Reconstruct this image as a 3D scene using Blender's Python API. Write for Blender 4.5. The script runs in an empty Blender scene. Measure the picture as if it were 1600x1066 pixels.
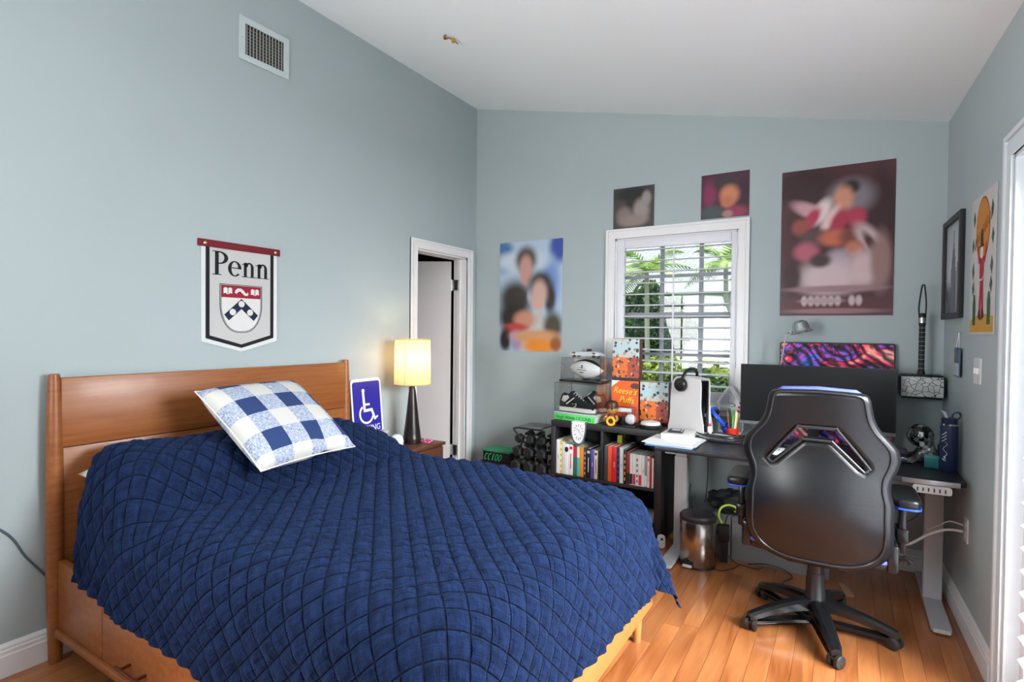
import bpy, bmesh, math, random
import numpy as np
from mathutils import Matrix, Vector, Euler, noise
random.seed(7)
PI = math.pi
sc = bpy.context.scene
COL = sc.collection

# ---------------------------------------------------------------- camera
FPX, YAW, PIT, ROL = 849.34, 0.5522, 0.01763, 0.01061
CAM = Vector((2.8415, -3.981, 1.3991))
cd = bpy.data.cameras.new('camera')
cd.sensor_width = 36.0
cd.lens = 36.0 * FPX / 1600.0
cd.clip_start = 0.05
cam = bpy.data.objects.new('camera', cd)
COL.objects.link(cam)
fw = Vector((-math.sin(YAW) * math.cos(PIT), math.cos(YAW) * math.cos(PIT), -math.sin(PIT)))
rt = Vector((math.cos(YAW), math.sin(YAW), 0))
up = rt.cross(fw)
r2 = math.cos(ROL) * rt + math.sin(ROL) * up
u2 = -math.sin(ROL) * rt + math.cos(ROL) * up
m = Matrix.Identity(4)
for i in range(3):
    m[i][0] = r2[i]; m[i][1] = u2[i]; m[i][2] = -fw[i]; m[i][3] = CAM[i]
cam.matrix_world = m
sc.camera = cam

# ---------------------------------------------------------------- light, sky, exposure
sc.view_settings.view_transform = 'Standard'
sc.view_settings.look = 'None'
sc.view_settings.gamma = 1.0
sc.view_settings.use_curve_mapping = False
sc.view_settings.exposure = 0.16
sc.cycles.max_bounces = 16; sc.cycles.diffuse_bounces = 10; sc.cycles.transparent_max_bounces = 32
w = bpy.data.worlds.new('sky'); sc.world = w
w.use_nodes = True
bg = w.node_tree.nodes['Background']
bg.inputs['Color'].default_value = (0.75, 0.87, 1.0, 1)
bg.inputs['Strength'].default_value = 1.7

def light(name, kind, loc, rot, energy, color, **k):
    d = bpy.data.lights.new(name, kind)
    d.energy = energy; d.color = color
    for a, v in k.items(): setattr(d, a, v)
    o = bpy.data.objects.new(name, d); COL.objects.link(o)
    o.location = loc; o.rotation_euler = rot
    return o
light('sun', 'SUN', (0, -10, 12), Vector((0.35, 0.75, -0.8)).to_track_quat('-Z', 'Y').to_euler(), 2.7, (1, .95, .86), angle=0.02)
light('patio_daylight', 'AREA', (5.2, -2.55, 2.5), Vector((-.8, .21, -.54)).to_track_quat('-Z', 'Y').to_euler(), 1150, (.94, .98, 1.0), shape='RECTANGLE', size=2.6, size_y=2.6)
light('added_window_fill', 'AREA', (.85, -4.94, 1.45), Vector((.76, .5, .42)).to_track_quat('-Z', 'Y').to_euler(), 98, (1.0, .99, .98), shape='RECTANGLE', size=1.4, size_y=1.3)  # fill light added outside the made-up front wall window

# ---------------------------------------------------------------- materials
MATS = {}
def S(c):  # sRGB 0-255 to linear
    return tuple(((x / 255) / 12.92 if x / 255 <= .04045 else ((x / 255 + .055) / 1.055) ** 2.4) for x in c)
class NT:
    def __init__(s, name):
        s.m = bpy.data.materials.new(name); s.m.use_nodes = True
        s.t = s.m.node_tree; s.t.nodes.clear()
        s.out = s.n('ShaderNodeOutputMaterial')
        s.b = s.n('ShaderNodeBsdfPrincipled')
        s.l(s.b, 0, s.out, 0)
    def n(s, kind, **k):
        o = s.t.nodes.new(kind)
        for a, v in k.items(): setattr(o, a, v)
        return o
    def l(s, a, ao, b, bi):
        s.t.links.new(a.outputs[ao], b.inputs[bi])
    def math(s, op, a, b=None, clamp=False):
        o = s.n('ShaderNodeMath', operation=op); o.use_clamp = clamp
        for i, v in enumerate((a, b)):
            if v is None: continue
            if isinstance(v, (int, float)): o.inputs[i].default_value = v
            else: s.t.links.new(v, o.inputs[i])
        return o.outputs[0]
    def mix(s, f, a, b):
        o = s.n('ShaderNodeMix', data_type='RGBA')
        for i, v in ((0, f), (6, a), (7, b)):
            if isinstance(v, (int, float)): o.inputs[i].default_value = v
            elif isinstance(v, tuple): o.inputs[i].default_value = (*v[:3], 1)
            else: s.t.links.new(v, o.inputs[i])
        return o.outputs[2]
    def col(s, sock): s.t.links.new(sock, s.b.inputs['Base Color'])
    def noise(s, vec, scale, detail=3, rough=.5, dist=0):
        o = s.n('ShaderNodeTexNoise'); o.inputs['Scale'].default_value = scale
        o.inputs['Detail'].default_value = detail; o.inputs['Roughness'].default_value = rough
        o.inputs['Distortion'].default_value = dist
        if vec is not None: s.t.links.new(vec, o.inputs['Vector'])
        return o
    def map(s, vec, loc=(0, 0, 0), scale=(1, 1, 1), rot=(0, 0, 0)):
        o = s.n('ShaderNodeMapping')
        o.inputs['Location'].default_value = loc; o.inputs['Scale'].default_value = scale; o.inputs['Rotation'].default_value = rot
        s.t.links.new(vec, o.inputs['Vector']); return o.outputs[0]
    def bump(s, h, strength, dist=.01):
        o = s.n('ShaderNodeBump'); o.inputs['Strength'].default_value = strength; o.inputs['Distance'].default_value = dist
        s.t.links.new(h, o.inputs['Height']); s.t.links.new(o.outputs[0], s.b.inputs['Normal'])
    def coord(s, k='Object'):
        return s.n('ShaderNodeTexCoord').outputs[k]
    def ramp(s, fac, stops):
        o = s.n('ShaderNodeValToRGB'); r = o.color_ramp
        while len(r.elements) < len(stops): r.elements.new(.5)
        for e, (p, c) in zip(r.elements, stops): e.position = p; e.color = (*c, 1)
        s.t.links.new(fac, o.inputs[0]); return o.outputs[0]
def mat(name, rgb, rough=.5, metal=0., var=.06, scale=30., bump=0., **k):
    """plain procedural material: colour with a little noise variation, optional relief"""
    if name in MATS: return MATS[name]
    s = NT(name); c = S(rgb)
    v = s.coord()
    nz = s.noise(v, scale, 3)
    s.col(s.mix(nz.outputs[0], tuple(x * (1 - var) for x in c), tuple(min(1, x * (1 + var)) for x in c)))
    s.b.inputs['Roughness'].default_value = rough
    s.b.inputs['Metallic'].default_value = metal
    for a, val in k.items():
        s.b.inputs[a.replace('_', ' ').title().replace('Ior', 'IOR')].default_value = val
    if bump: s.bump(nz.outputs[0], bump)
    MATS[name] = s.m
    return s.m
def paint(rgb, rough=.5, metal=0., **k):
    return mat('paint_%d_%d_%d_%d_%d' % (*rgb, int(rough * 100), int(metal * 10)), rgb, rough, metal, **k)
def wood(name, dark, light_, scale=(1.2, 14, 14), rough=.38, coat=.0, rnd=False, bump=.05, rings=.2):
    s = NT(name)
    if rnd:
        g = s.n('ShaderNodeNewGeometry').outputs['Position']
        oi = s.n('ShaderNodeObjectInfo')
        ad = s.n('ShaderNodeVectorMath', operation='ADD'); cm = s.n('ShaderNodeCombineXYZ')
        s.t.links.new(s.math('MULTIPLY', oi.outputs['Random'], 37.), cm.inputs[1])
        s.t.links.new(s.math('MULTIPLY', oi.outputs['Random'], 11.), cm.inputs[0])
        s.t.links.new(g, ad.inputs[0]); s.l(cm, 0, ad, 1); v = ad.outputs[0]
    else: v = s.coord()
    mp = s.map(v, scale=scale)
    n1 = s.noise(mp, 2.2, 6, .62, 1.3)
    wv = s.n('ShaderNodeTexWave', wave_type='RINGS', rings_direction='X'); wv.inputs['Scale'].default_value = .7
    wv.inputs['Distortion'].default_value = 5; wv.inputs['Detail'].default_value = 3
    s.t.links.new(mp, wv.inputs['Vector'])
    f = s.math('ADD', s.math('MULTIPLY', n1.outputs[0], 1 - rings), s.math('MULTIPLY', wv.outputs['Fac'], rings))
    c = s.ramp(f, [(.25, S(dark)), (.75, S(light_))])
    if rnd:
        tint = s.n('ShaderNodeHueSaturation'); s.t.links.new(c, tint.inputs['Color'])
        s.t.links.new(s.math('ADD', s.math('MULTIPLY', oi.outputs['Random'], .34), .83), tint.inputs['Value'])
        c = tint.outputs[0]
    s.col(c)
    s.b.inputs['Roughness'].default_value = rough
    s.b.inputs['Coat Weight'].default_value = coat; s.b.inputs['Coat Roughness'].default_value = .12
    s.bump(f, bump)
    MATS[name] = s.m; return s.m
def blobs(name, base, items, rough=.35, edge=None):
    """blurred print: soft elliptical patches (u, v, ru, rv, rgb[, angle]) in metres from the sheet's centre, local x / z"""
    s = NT(name); v = s.coord()
    c = S(base)
    for it in items:
        x, z, rx, rz, rgb = it[:5]; ang = it[5] if len(it) > 5 else 0.
        mp = s.n('ShaderNodeMapping', vector_type='TEXTURE')
        mp.inputs['Location'].default_value = (x, 0, z); mp.inputs['Rotation'].default_value = (0, ang, 0)
        mp.inputs['Scale'].default_value = (rx, 1, rz); s.t.links.new(v, mp.inputs['Vector'])
        ml = s.n('ShaderNodeVectorMath', operation='MULTIPLY'); ml.inputs[1].default_value = (1, 0, 1)
        s.l(mp, 0, ml, 0)
        ln = s.n('ShaderNodeVectorMath', operation='LENGTH'); s.l(ml, 0, ln, 0)
        mr = s.n('ShaderNodeMapRange', interpolation_type='SMOOTHSTEP')
        mr.inputs['From Min'].default_value = 1.25; mr.inputs['From Max'].default_value = .45
        s.t.links.new(ln.outputs['Value'], mr.inputs['Value'])
        c = s.mix(mr.outputs[0], c, S(rgb))
    s.col(c); s.b.inputs['Roughness'].default_value = rough
    MATS[name] = s.m; return s.m
def glass(name, tint=(1, 1, 1), refl=.08, fac=.92, rough=.02):
    """thin clear sheet: mostly transparent, some reflection"""
    s = NT(name); s.t.nodes.remove(s.b)
    tr = s.n('ShaderNodeBsdfTransparent'); tr.inputs[0].default_value = (*[fac * x for x in tint], 1)
    gl = s.n('ShaderNodeBsdfGlossy'); gl.inputs['Roughness'].default_value = rough
    fr = s.n('ShaderNodeFresnel'); fr.inputs[0].default_value = 1.45
    mx = s.n('ShaderNodeMixShader')
    s.t.links.new(s.math('ADD', s.math('MULTIPLY', fr.outputs[0], .35), refl * .3, True), mx.inputs[0])
    s.l(tr, 0, mx, 1); s.l(gl, 0, mx, 2); s.l(mx, 0, s.out, 0)
    MATS[name] = s.m; return s.m

# ---------------------------------------------------------------- mesh helpers
def TR(x=0, y=0, z=0, rz=0, rx=0, ry=0, s=1):
    return Matrix.Translation((x, y, z)) @ Euler((rx, ry, rz)).to_matrix().to_4x4() @ Matrix.Scale(s, 4)
class MB:
    def __init__(s): s.bm = bmesh.new(); s.mi = 0
    def _m(s):
        for f in s.bm.faces:
            if not f.tag: f.material_index = s.mi; f.tag = True
        return s
    def box(s, x0, x1, y0, y1, z0, z1, bev=0., M=None, seg=2):
        T = Matrix.Translation(((x0 + x1) / 2, (y0 + y1) / 2, (z0 + z1) / 2)) @ Matrix.Diagonal((abs(x1 - x0), abs(y1 - y0), abs(z1 - z0), 1))
        r = bmesh.ops.create_cube(s.bm, size=1, matrix=T)
        vs = r['verts']
        if bev:
            es = list({e for v in vs for e in v.link_edges})
            r = bmesh.ops.bevel(s.bm, geom=es, offset=bev, segments=seg, affect='EDGES', profile=.5)
            vs = list({v for f in s.bm.faces if not f.tag for v in f.verts})
        if M is not None: bmesh.ops.transform(s.bm, matrix=M, verts=vs)
        return s._m()
    def add(s, vs, fs, M=None):
        bv = [s.bm.verts.new(M @ Vector(v) if M is not None else v) for v in vs]
        for f in fs:
            try: s.bm.faces.new([bv[i] for i in f])
            except ValueError: pass
        return s._m()
    def tube(s, pts, r, n=8, closed=False, caps=True, M=None):
        pts = [Vector(p) for p in pts]; k = len(pts)
        rr = r if isinstance(r, (list, tuple)) else [r] * k
        T = []
        for i in range(k):
            if closed: t = pts[(i + 1) % k] - pts[i - 1]
            else: t = pts[min(i + 1, k - 1)] - pts[max(i - 1, 0)]
            T.append(t.normalized() if t.length > 1e-9 else Vector((0, 0, 1)))
        a = Vector((0, 0, 1)) if abs(T[0].z) < .9 else Vector((1, 0, 0))
        nrm = (a - T[0] * a.dot(T[0])).normalized()
        vs = []
        for i in range(k):
            nrm = nrm - T[i] * nrm.dot(T[i])
            nrm = nrm.normalized() if nrm.length > 1e-6 else T[i].orthogonal().normalized()
            b = T[i].cross(nrm)
            for j in range(n):
                c = 2 * PI * j / n
                vs.append(pts[i] + (nrm * math.cos(c) + b * math.sin(c)) * rr[i])
        fs = []
        for i in range(k if closed else k - 1):
            i2 = (i + 1) % k
            for j in range(n):
                fs.append((i * n + j, i * n + (j + 1) % n, i2 * n + (j + 1) % n, i2 * n + j))
        if caps and not closed:
            fs.append(tuple(range(n - 1, -1, -1))); fs.append(tuple((k - 1) * n + j for j in range(n)))
        return s.add(vs, fs, M)
    def lathe(s, prof, n=24, M=None, cap=True):
        vs = []; fs = []
        for r, z in prof:
            for j in range(n):
                a = 2 * PI * (j + .5) / n
                vs.append((r * math.cos(a), r * math.sin(a), z))
        k = len(prof)
        for i in range(k - 1):
            for j in range(n):
                fs.append((i * n + j, i * n + (j + 1) % n, (i + 1) * n + (j + 1) % n, (i + 1) * n + j))
        if cap:
            if prof[0][0] > 1e-5: fs.append(tuple(range(n - 1, -1, -1)))
            if prof[-1][0] > 1e-5: fs.append(tuple((k - 1) * n + j for j in range(n)))
        return s.add(vs, fs, M)
    def prism(s, poly, z0, z1, M=None):
        n = len(poly)
        ar = sum(poly[i][0] * poly[(i + 1) % n][1] - poly[(i + 1) % n][0] * poly[i][1] for i in range(n))
        if ar < 0: poly = poly[::-1]
        vs = [(x, y, z0) for x, y in poly] + [(x, y, z1) for x, y in poly]
        fs = [tuple(range(n - 1, -1, -1)), tuple(range(n, 2 * n))] + [(i, (i + 1) % n, n + (i + 1) % n, n + i) for i in range(n)]
        return s.add(vs, fs, M)
    def ball(s, c, r, u=16, v=10, M=None):
        r = r if isinstance(r, (tuple, list)) else (r, r, r)
        T = Matrix.Translation(c) @ Matrix.Diagonal((*r, 1))
        if M is not None: T = M @ T
        bmesh.ops.create_uvsphere(s.bm, u_segments=u, v_segments=v, radius=1, matrix=T)
        return s._m()
    def obj(s, name, mats, parent=None, smooth=True, ang=.6, loc=None, rot=None):
        me = bpy.data.meshes.new(name)
        bmesh.ops.remove_doubles(s.bm, verts=s.bm.verts, dist=1e-6)
        bmesh.ops.recalc_face_normals(s.bm, faces=s.bm.faces)
        s.bm.to_mesh(me); s.bm.free()
        return link(name, me, mats, parent, smooth, ang, loc, rot)
def link(name, me, mats, parent=None, smooth=True, ang=.6, loc=None, rot=None):
    for mm in (mats if isinstance(mats, (list, tuple)) else [mats]): me.materials.append(mm)
    if smooth:
        me.polygons.foreach_set('use_smooth', [True] * len(me.polygons)); me.set_sharp_from_angle(angle=ang)
    o = bpy.data.objects.new(name, me); COL.objects.link(o)
    if parent: o.parent = parent
    if loc: o.location = loc
    if rot: o.rotation_euler = rot
    return o
def curve_mesh(outlines, ext, bev=0., res=2):
    """filled 2D outline(s) with holes -> solid mesh in local xy, thickness along z"""
    c = bpy.data.curves.new('c', 'CURVE'); c.dimensions = '2D'; c.fill_mode = 'BOTH'
    c.extrude = max(ext - bev, 0); c.bevel_depth = bev; c.bevel_resolution = res; c.offset = -bev if bev else 0
    for pl in outlines:
        sp = c.splines.new('POLY'); sp.points.add(len(pl) - 1)
        for p, q in zip(sp.points, pl): p.co = (q[0], q[1], 0, 1)
        sp.use_cyclic_u = True
    o = bpy.data.objects.new('c', c)
    me = bpy.data.meshes.new_from_object(o)
    bpy.data.objects.remove(o); bpy.data.curves.remove(c)
    me.materials.clear()
    return me
def plate(name, outlines, ext, mats, parent=None, M=None, bev=0., smooth=True):
    me = curve_mesh(outlines, ext, bev)
    if M is not None: me.transform(M)
    return link(name, me, mats, parent, smooth)
def text(s, size, mats, parent, M, name='lettering', ext=.0004, align='CENTER', shear=0., sx=1.):
    c = bpy.data.curves.new('t', 'FONT'); c.body = s; c.size = size; c.extrude = ext; c.align_x = align; c.align_y = 'CENTER'; c.shear = shear
    o = bpy.data.objects.new('t', c); me = bpy.data.meshes.new_from_object(o)
    bpy.data.objects.remove(o); bpy.data.curves.remove(c); me.materials.clear()
    me.transform(M @ Matrix.Diagonal((sx, 1, 1, 1)))
    return link(name, me, mats, parent, False)
def tag(o, label, cat, group=None):
    o['label'] = label; o['category'] = cat
    if group: o['group'] = group
    return o
def thing(name, label, cat, loc=(0, 0, 0), rz=0., group=None, rot=None):
    o = bpy.data.objects.new(name, None); COL.objects.link(o)
    o.location = loc; o.rotation_euler = rot if rot else (0, 0, rz); o.empty_display_size = .05
    return tag(o, label, cat, group)
def struct(o): o['kind'] = 'structure'; return o
def copy_tree(o, parent=None):
    c = o.copy(); COL.objects.link(c); c.parent = parent
    for ch in list(o.children): copy_tree(ch, c)
    return c
def ell(cx, cy, rx, ry, n=24, a0=0, a1=2 * PI):
    e = n if abs(a1 - a0 - 2 * PI) < 1e-6 else n + 1
    return [(cx + rx * math.cos(a0 + (a1 - a0) * i / n), cy + ry * math.sin(a0 + (a1 - a0) * i / n)) for i in range(e)]
def arc(cx, cy, rx, ry, tx, ty, a0, a1, n=18):
    o = ell(cx, cy, rx, ry, n, a0, a1); i = ell(cx, cy, rx - tx, ry - ty, n, a0, a1)
    return (o + i[::-1])
def rrect(x0, x1, y0, y1, r, n=5):
    p = []
    for cx, cy, a in ((x1 - r, y1 - r, 0), (x0 + r, y1 - r, PI / 2), (x0 + r, y0 + r, PI), (x1 - r, y0 + r, 1.5 * PI)):
        p += [(cx + r * math.cos(a + PI / 2 * i / n), cy + r * math.sin(a + PI / 2 * i / n)) for i in range(n + 1)]
    return p
def smooth(pts, n=6, closed=False):
    """Catmull-Rom through points"""
    P = [Vector(p) for p in pts]; k = len(P); out = []
    rng = range(k) if closed else range(k - 1)
    for i in rng:
        g = lambda j: P[j % k] if closed else P[min(max(j, 0), k - 1)]
        a, b, c, d = g(i - 1), g(i), g(i + 1), g(i + 2)
        for q in range(n):
            t = q / n
            out.append(.5 * ((2 * b) + (c - a) * t + (2 * a - 5 * b + 4 * c - d) * t * t + (3 * b - a - 3 * c + d) * t ** 3))
    if not closed: out.append(P[-1])
    return out
# a sheet that hangs on the back wall: local x right, local z up, thin in y; XZ turns xy-drawn shapes upright facing -y
XZ = Matrix.Rotation(PI / 2, 4, 'X')

YZ = Matrix(((0, 0, 1, 0), (1, 0, 0, 0), (0, 1, 0, 0), (0, 0, 0, 1)))      # drawn on the left wall, facing +x
NYZ = Matrix(((0, 0, -1, 0), (-1, 0, 0, 0), (0, 1, 0, 0), (0, 0, 0, 1)))   # drawn on the right wall, facing -x
XR0, TH = 3.318, 0.0355                                                     # right wall is turned a little
def RW(y, off=0., z=0.): return (XR0 - TH * y - off, y, z)
Y0 = -4.75                                                                  # wall behind the photographer
ZC = lambda x: 3.375 - .2254 * x                                            # sloping ceiling

# ---------------------------------------------------------------- shell materials
def wallpaint():
    s = NT('blue_grey_wall_paint'); v = s.n('ShaderNodeNewGeometry').outputs['Position']
    n = s.noise(v, 1.3, 3); n2 = s.noise(v, 160, 2)
    s.col(s.mix(n.outputs[0], S((166, 178, 180)), S((171, 183, 185))))
    s.b.inputs['Roughness'].default_value = .6
    s.bump(n2.outputs[0], .10, .002); return s.m
M_WALL = wallpaint()
M_CEIL = mat('ceiling_white', (236, 243, 244), .8, scale=120, var=.02, bump=.06)
M_TRIM = mat('trim_white', (232, 231, 231), .35, var=.02)
M_WHITE = mat('white_plastic', (235, 235, 235), .4, var=.02)
M_BLACK = mat('black_plastic', (22, 22, 24), .45)
M_BLKGLOSS = mat('black_gloss', (12, 12, 14), .15)
M_STEEL = mat('brushed_steel', (190, 188, 186), .28, 1., scale=200, var=.1)
M_CHROME = mat('chrome', (215, 215, 215), .12, 1.)
M_DARK = mat('dark_void', (12, 12, 12), .8)
M_GREY = mat('light_grey_metal', (176, 177, 182), .45, var=.02)
M_FLOOR = wood('oak_floor', (140, 76, 36), (188, 122, 72), scale=(9, .8, 9), rough=.3, coat=.35, rnd=True, bump=.03)
M_BED = wood('teak_bed', (126, 68, 30), (162, 98, 50), scale=(14, .9, 14), rough=.4, coat=.1, rings=.08)
M_BEDX = wood('teak_bed_rail', (164, 104, 52), (186, 126, 70), scale=(14, .9, 14), rough=.45, coat=.05, rings=.05)

# ---------------------------------------------------------------- floor: boards laid along the bed wall direction
fl = struct(MB().box(-.1, 3.55, Y0 - .1, .1, -.12, -.012).obj('floor', mat('floor_underlay', (196, 140, 86), .7), smooth=False))
unit = bpy.data.meshes.new('plank')
bm = bmesh.new(); bmesh.ops.create_cube(bm, size=1); bm.to_mesh(unit); bm.free(); unit.materials.append(M_FLOOR)
W = .0792; x = .0; k = 0; rr = random.Random(3)
x = 2.113 - 27 * W
while x < 3.52:
    y = .02 - rr.random() * .9 + .0
    a, first = .05, True
    while a > Y0:
        ln = rr.uniform(.75, 1.5) if not first else rr.uniform(.3, 1.2)
        b = max(a - ln, Y0 - .05); first = False
        o = bpy.data.objects.new('plank', unit); COL.objects.link(o); o.parent = fl
        x0, x1 = max(x, -.05) + .0006, min(x + W, 3.53) - .0006
        if x1 - x0 > .01:
            o.location = ((x0 + x1) / 2, (a + b) / 2, -.006); o.scale = (x1 - x0, a - b - .001, .012)
        else: bpy.data.objects.remove(o)
        a = b
    x += W

# ---------------------------------------------------------------- walls
def ngon_wall(name, quads, M, mt):
    b = MB()
    for q in quads: b.prism(q, 0, .12, M)
    return struct(b.obj(name, mt, smooth=False))
# left wall, drawn as (y, z), door opening -.79..-.14 up to 2.03
DY0, DY1, DZ = -.79, -.14, 2.035
inL = Matrix.Translation((-.12, 0, 0)) @ YZ
H0 = ZC(0) + .03
wall_left = ngon_wall('wall_left', [[(Y0 - .1, 0), (DY0, 0), (DY0, H0), (Y0 - .1, H0)], [(DY0, DZ), (DY1, DZ), (DY1, H0), (DY0, H0)], [(DY1, 0), (.0, 0), (.0, H0), (DY1, H0)]], inL, M_WALL)
# back wall, drawn as (x, z), window opening
WX0, WX1, WZ0, WZ1 = 1.315, 2.2, .90, 2.115
inB = Matrix.Translation((0, .12, 0)) @ XZ
XE = 3.5
wall_back = ngon_wall('wall_back', [[(-.12, 0), (WX0, 0), (WX0, ZC(WX0) + .03), (-.12, ZC(-.12) + .03)],
    [(WX0, 0), (WX1, 0), (WX1, WZ0), (WX0, WZ0)], [(WX0, WZ1), (WX1, WZ1), (WX1, ZC(WX1) + .03), (WX0, ZC(WX0) + .03)],
    [(WX1, 0), (XE, 0), (XE, ZC(XE) + .03), (WX1, ZC(WX1) + .03)]], inB, M_WALL)
# right wall with the wide shuttered opening
RY0, RY1, RZ1 = -2.95, -1.285, 2.075
inR = Matrix.Translation((XR0, 0, 0)) @ Matrix.Rotation(TH, 4, 'Z') @ Matrix(((0, 0, 1, 0), (1, 0, 0, 0), (0, 1, 0, 0), (0, 0, 0, 1)))
HR = 2.75
wall_right = ngon_wall('wall_right', [[(RY1, 0), (.12, 0), (.12, HR), (RY1, HR)], [(RY0, RZ1), (RY1, RZ1), (RY1, HR), (RY0, HR)], [(Y0 - .1, 0), (RY0, 0), (RY0, HR), (Y0 - .1, HR)]], inR, M_WALL)
FX0, FX1, FZ0, FZ1 = .15, 1.6, .80, 2.2                                   # unseen window added behind the photographer to let in fill light
struct(MB().box(-.12, FX0, Y0 - .12, Y0, 0, 3.45).box(FX1, 3.6, Y0 - .12, Y0, 0, 3.45).box(FX0, FX1, Y0 - .12, Y0, 0, FZ0).box(FX0, FX1, Y0 - .12, Y0, FZ1, 3.45).obj('wall_front', M_WALL, smooth=False))
cm_ = MB().prism([(-.2, ZC(-.2)), (3.9, ZC(3.9)), (3.9, ZC(3.9) + .12), (-.2, ZC(-.2) + .12)], -.2, 5.0, XZ)
struct(cm_.obj('ceiling', M_CEIL, smooth=False))
# little unlit hall behind the open door, its shade put into the wall colour
hb = MB()
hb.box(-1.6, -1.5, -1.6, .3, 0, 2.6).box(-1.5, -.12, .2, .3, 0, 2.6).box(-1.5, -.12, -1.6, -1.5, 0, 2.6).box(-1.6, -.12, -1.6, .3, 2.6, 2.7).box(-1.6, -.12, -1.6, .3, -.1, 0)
struct(hb.obj('wall_hall', mat('hall_shade', (70, 66, 64), .8), smooth=False))

# ---------------------------------------------------------------- baseboards (moulded profile, height .132)
PROF = [(0, 0), (.016, 0), (.016, .085), (.013, .090), (.013, .104), (.010, .109), (.010, .118), (.004, .132), (0, .132)]
def base(name, length, M):  # profile in (out, z), extruded along local z
    return struct(MB().prism(PROF, 0, length, M).obj(name, M_TRIM, smooth=False))
base('baseboard_left', -.861 - Y0, Matrix.Translation((0, -.861, 0)) @ Matrix(((1, 0, 0, 0), (0, 0, -1, 0), (0, 1, 0, 0), (0, 0, 0, 1))))
base('baseboard_back', 3.32, Matrix(((0, 0, 1, 0), (-1, 0, 0, 0), (0, 1, 0, 0), (0, 0, 0, 1))))
base('baseboard_right', 1.15, Matrix.Translation((XR0, 0, 0)) @ Matrix.Rotation(TH, 4, 'Z') @ Matrix(((-1, 0, 0, 0), (0, 0, -1, 0), (0, 1, 0, 0), (0, 0, 0, 1))))

# ---------------------------------------------------------------- moulded casings
def casing(b, x0, x1, z0, z1, w_, M, bottom=False):
    """picture-frame moulding around an opening, drawn in (x, y) with depth along +z"""
    for a, c, d in ((0, 1., .010), (.0, .62, .016), (.78, 1., .021)):
        i, o = w_ * a, w_ * c
        X0, X1, Z1 = x0 - o, x1 + o, z1 + o
        xi0, xi1, zi1 = x0 - i, x1 + i, z1 + i
        if bottom:
            Z0, zi0 = z0 - o, z0 - i
        else: Z0 = zi0 = z0
        b.prism([(X0, Z0), (xi0, zi0), (xi0, zi1), (X0, Z1)], 0, d, M)
        b.prism([(xi1, zi0), (X1, Z0), (X1, Z1), (xi1, zi1)], 0, d, M)
        b.prism([(xi0, zi1), (xi1, zi1), (X1, Z1), (X0, Z1)], 0, d, M)
        if bottom: b.prism([(X0, Z0), (X1, Z0), (xi1, zi0), (xi0, zi0)], 0, d, M)
    return b
# door_1: casing + jamb; leaf, hinges as parts
d1 = casing(MB(), DY0, DY1, 0, DZ, .072, YZ)
d1.box(-.125, .002, DY1 - .016, DY1, 0, DZ).box(-.125, .002, DY0, DY0 + .016, 0, DZ).box(-.125, .002, DY0, DY1, DZ - .014, DZ)
d1.box(-.085, -.05, DY1 - .028, DY1 - .016, 0, DZ)
door = struct(d1.obj('door_1', M_TRIM, smooth=False))
lf = MB().box(-.60, 0, -.035, 0, .01, 2.005, .002)
leaf = lf.obj('door_leaf', mat('door_white', (214, 210, 210), .45, var=.02), door, loc=(-.135, -.178, 0), rot=(0, 0, math.radians(28)))
for z in (1.80, .35):
    MB().box(-.145, -.055, DY1 - .046, DY1 - .029, z - .045, z + .045, .003).lathe([(.007, z - .048), (.007, z + .048)], 8, TR(-.128, DY1 - .045)).obj('hinge', M_STEEL, door)

w3 = casing(MB(), FX0, FX1, FZ0, FZ1, .072, Matrix.Translation((0, Y0, 0)) @ Matrix(((1, 0, 0, 0), (0, 0, 1, 0), (0, 1, 0, 0), (0, 0, 0, 1))), True)
w3.box(FX0, FX0 + .03, Y0 - .1, Y0 - .06, FZ0, FZ1).box(FX1 - .03, FX1, Y0 - .1, Y0 - .06, FZ0, FZ1).box(FX0, FX1, Y0 - .1, Y0 - .06, FZ1 - .03, FZ1).box(FX0, FX1, Y0 - .1, Y0 - .06, FZ0, FZ0 + .03).box((FX0 + FX1) / 2 - .015, (FX0 + FX1) / 2 + .015, Y0 - .1, Y0 - .06, FZ0, FZ1)
struct(w3.obj('added_window', M_TRIM, smooth=False))  # frame of the added window, there only to admit fill
# window_1: casing, reveal, sash bars, panes
w1 = casing(MB(), WX0, WX1, WZ0, WZ1, .072, XZ, True)
for bx_ in ((WX0, WX0 + .012, WZ0, WZ1), (WX1 - .012, WX1, WZ0, WZ1), (WX0, WX1, WZ1 - .012, WZ1), (WX0, WX1, WZ0, WZ0 + .012)):
    w1.box(bx_[0], bx_[1], 0, .125, bx_[2], bx_[3])
window = struct(w1.obj('window_1', M_TRIM, smooth=False))
MB().box(WX0 - .09, WX1 + .09, -.045, .01, WZ0 - .03, WZ0, .004).obj('window_sill', M_TRIM, window)
M_SASH = mat('grey_sash', (150, 152, 156), .5)
fr = MB()
for a in ((WX0, WX0 + .045, WZ0, WZ1), (WX1 - .045, WX1, WZ0, WZ1), (WX0, WX1, WZ1 - .045, WZ1), (WX0, WX1, WZ0, WZ0 + .05)):
    fr.box(a[0], a[1], .075, .115, a[2], a[3], .003)
fr.obj('sash_frame', M_SASH, window)
XS = [WX0 + .045, 1.652, 1.936, WX1 - .045]; ZS = [WZ0 + .05, 1.24, 1.531, 1.825, WZ1 - .045]
for xx in XS[1:-1]: MB().box(xx - .014, xx + .014, .082, .108, ZS[0], ZS[-1], .003).obj('muntin', M_SASH, window)
for zz in ZS[1:-1]:
    h = .022 if zz == 1.531 else .011
    MB().box(XS[0], XS[-1], .080, .106, zz - h, zz + h, .003).obj('muntin', M_SASH, window)
M_PANE = glass('window_glass', (.97, .99, 1.0), .05)
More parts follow.
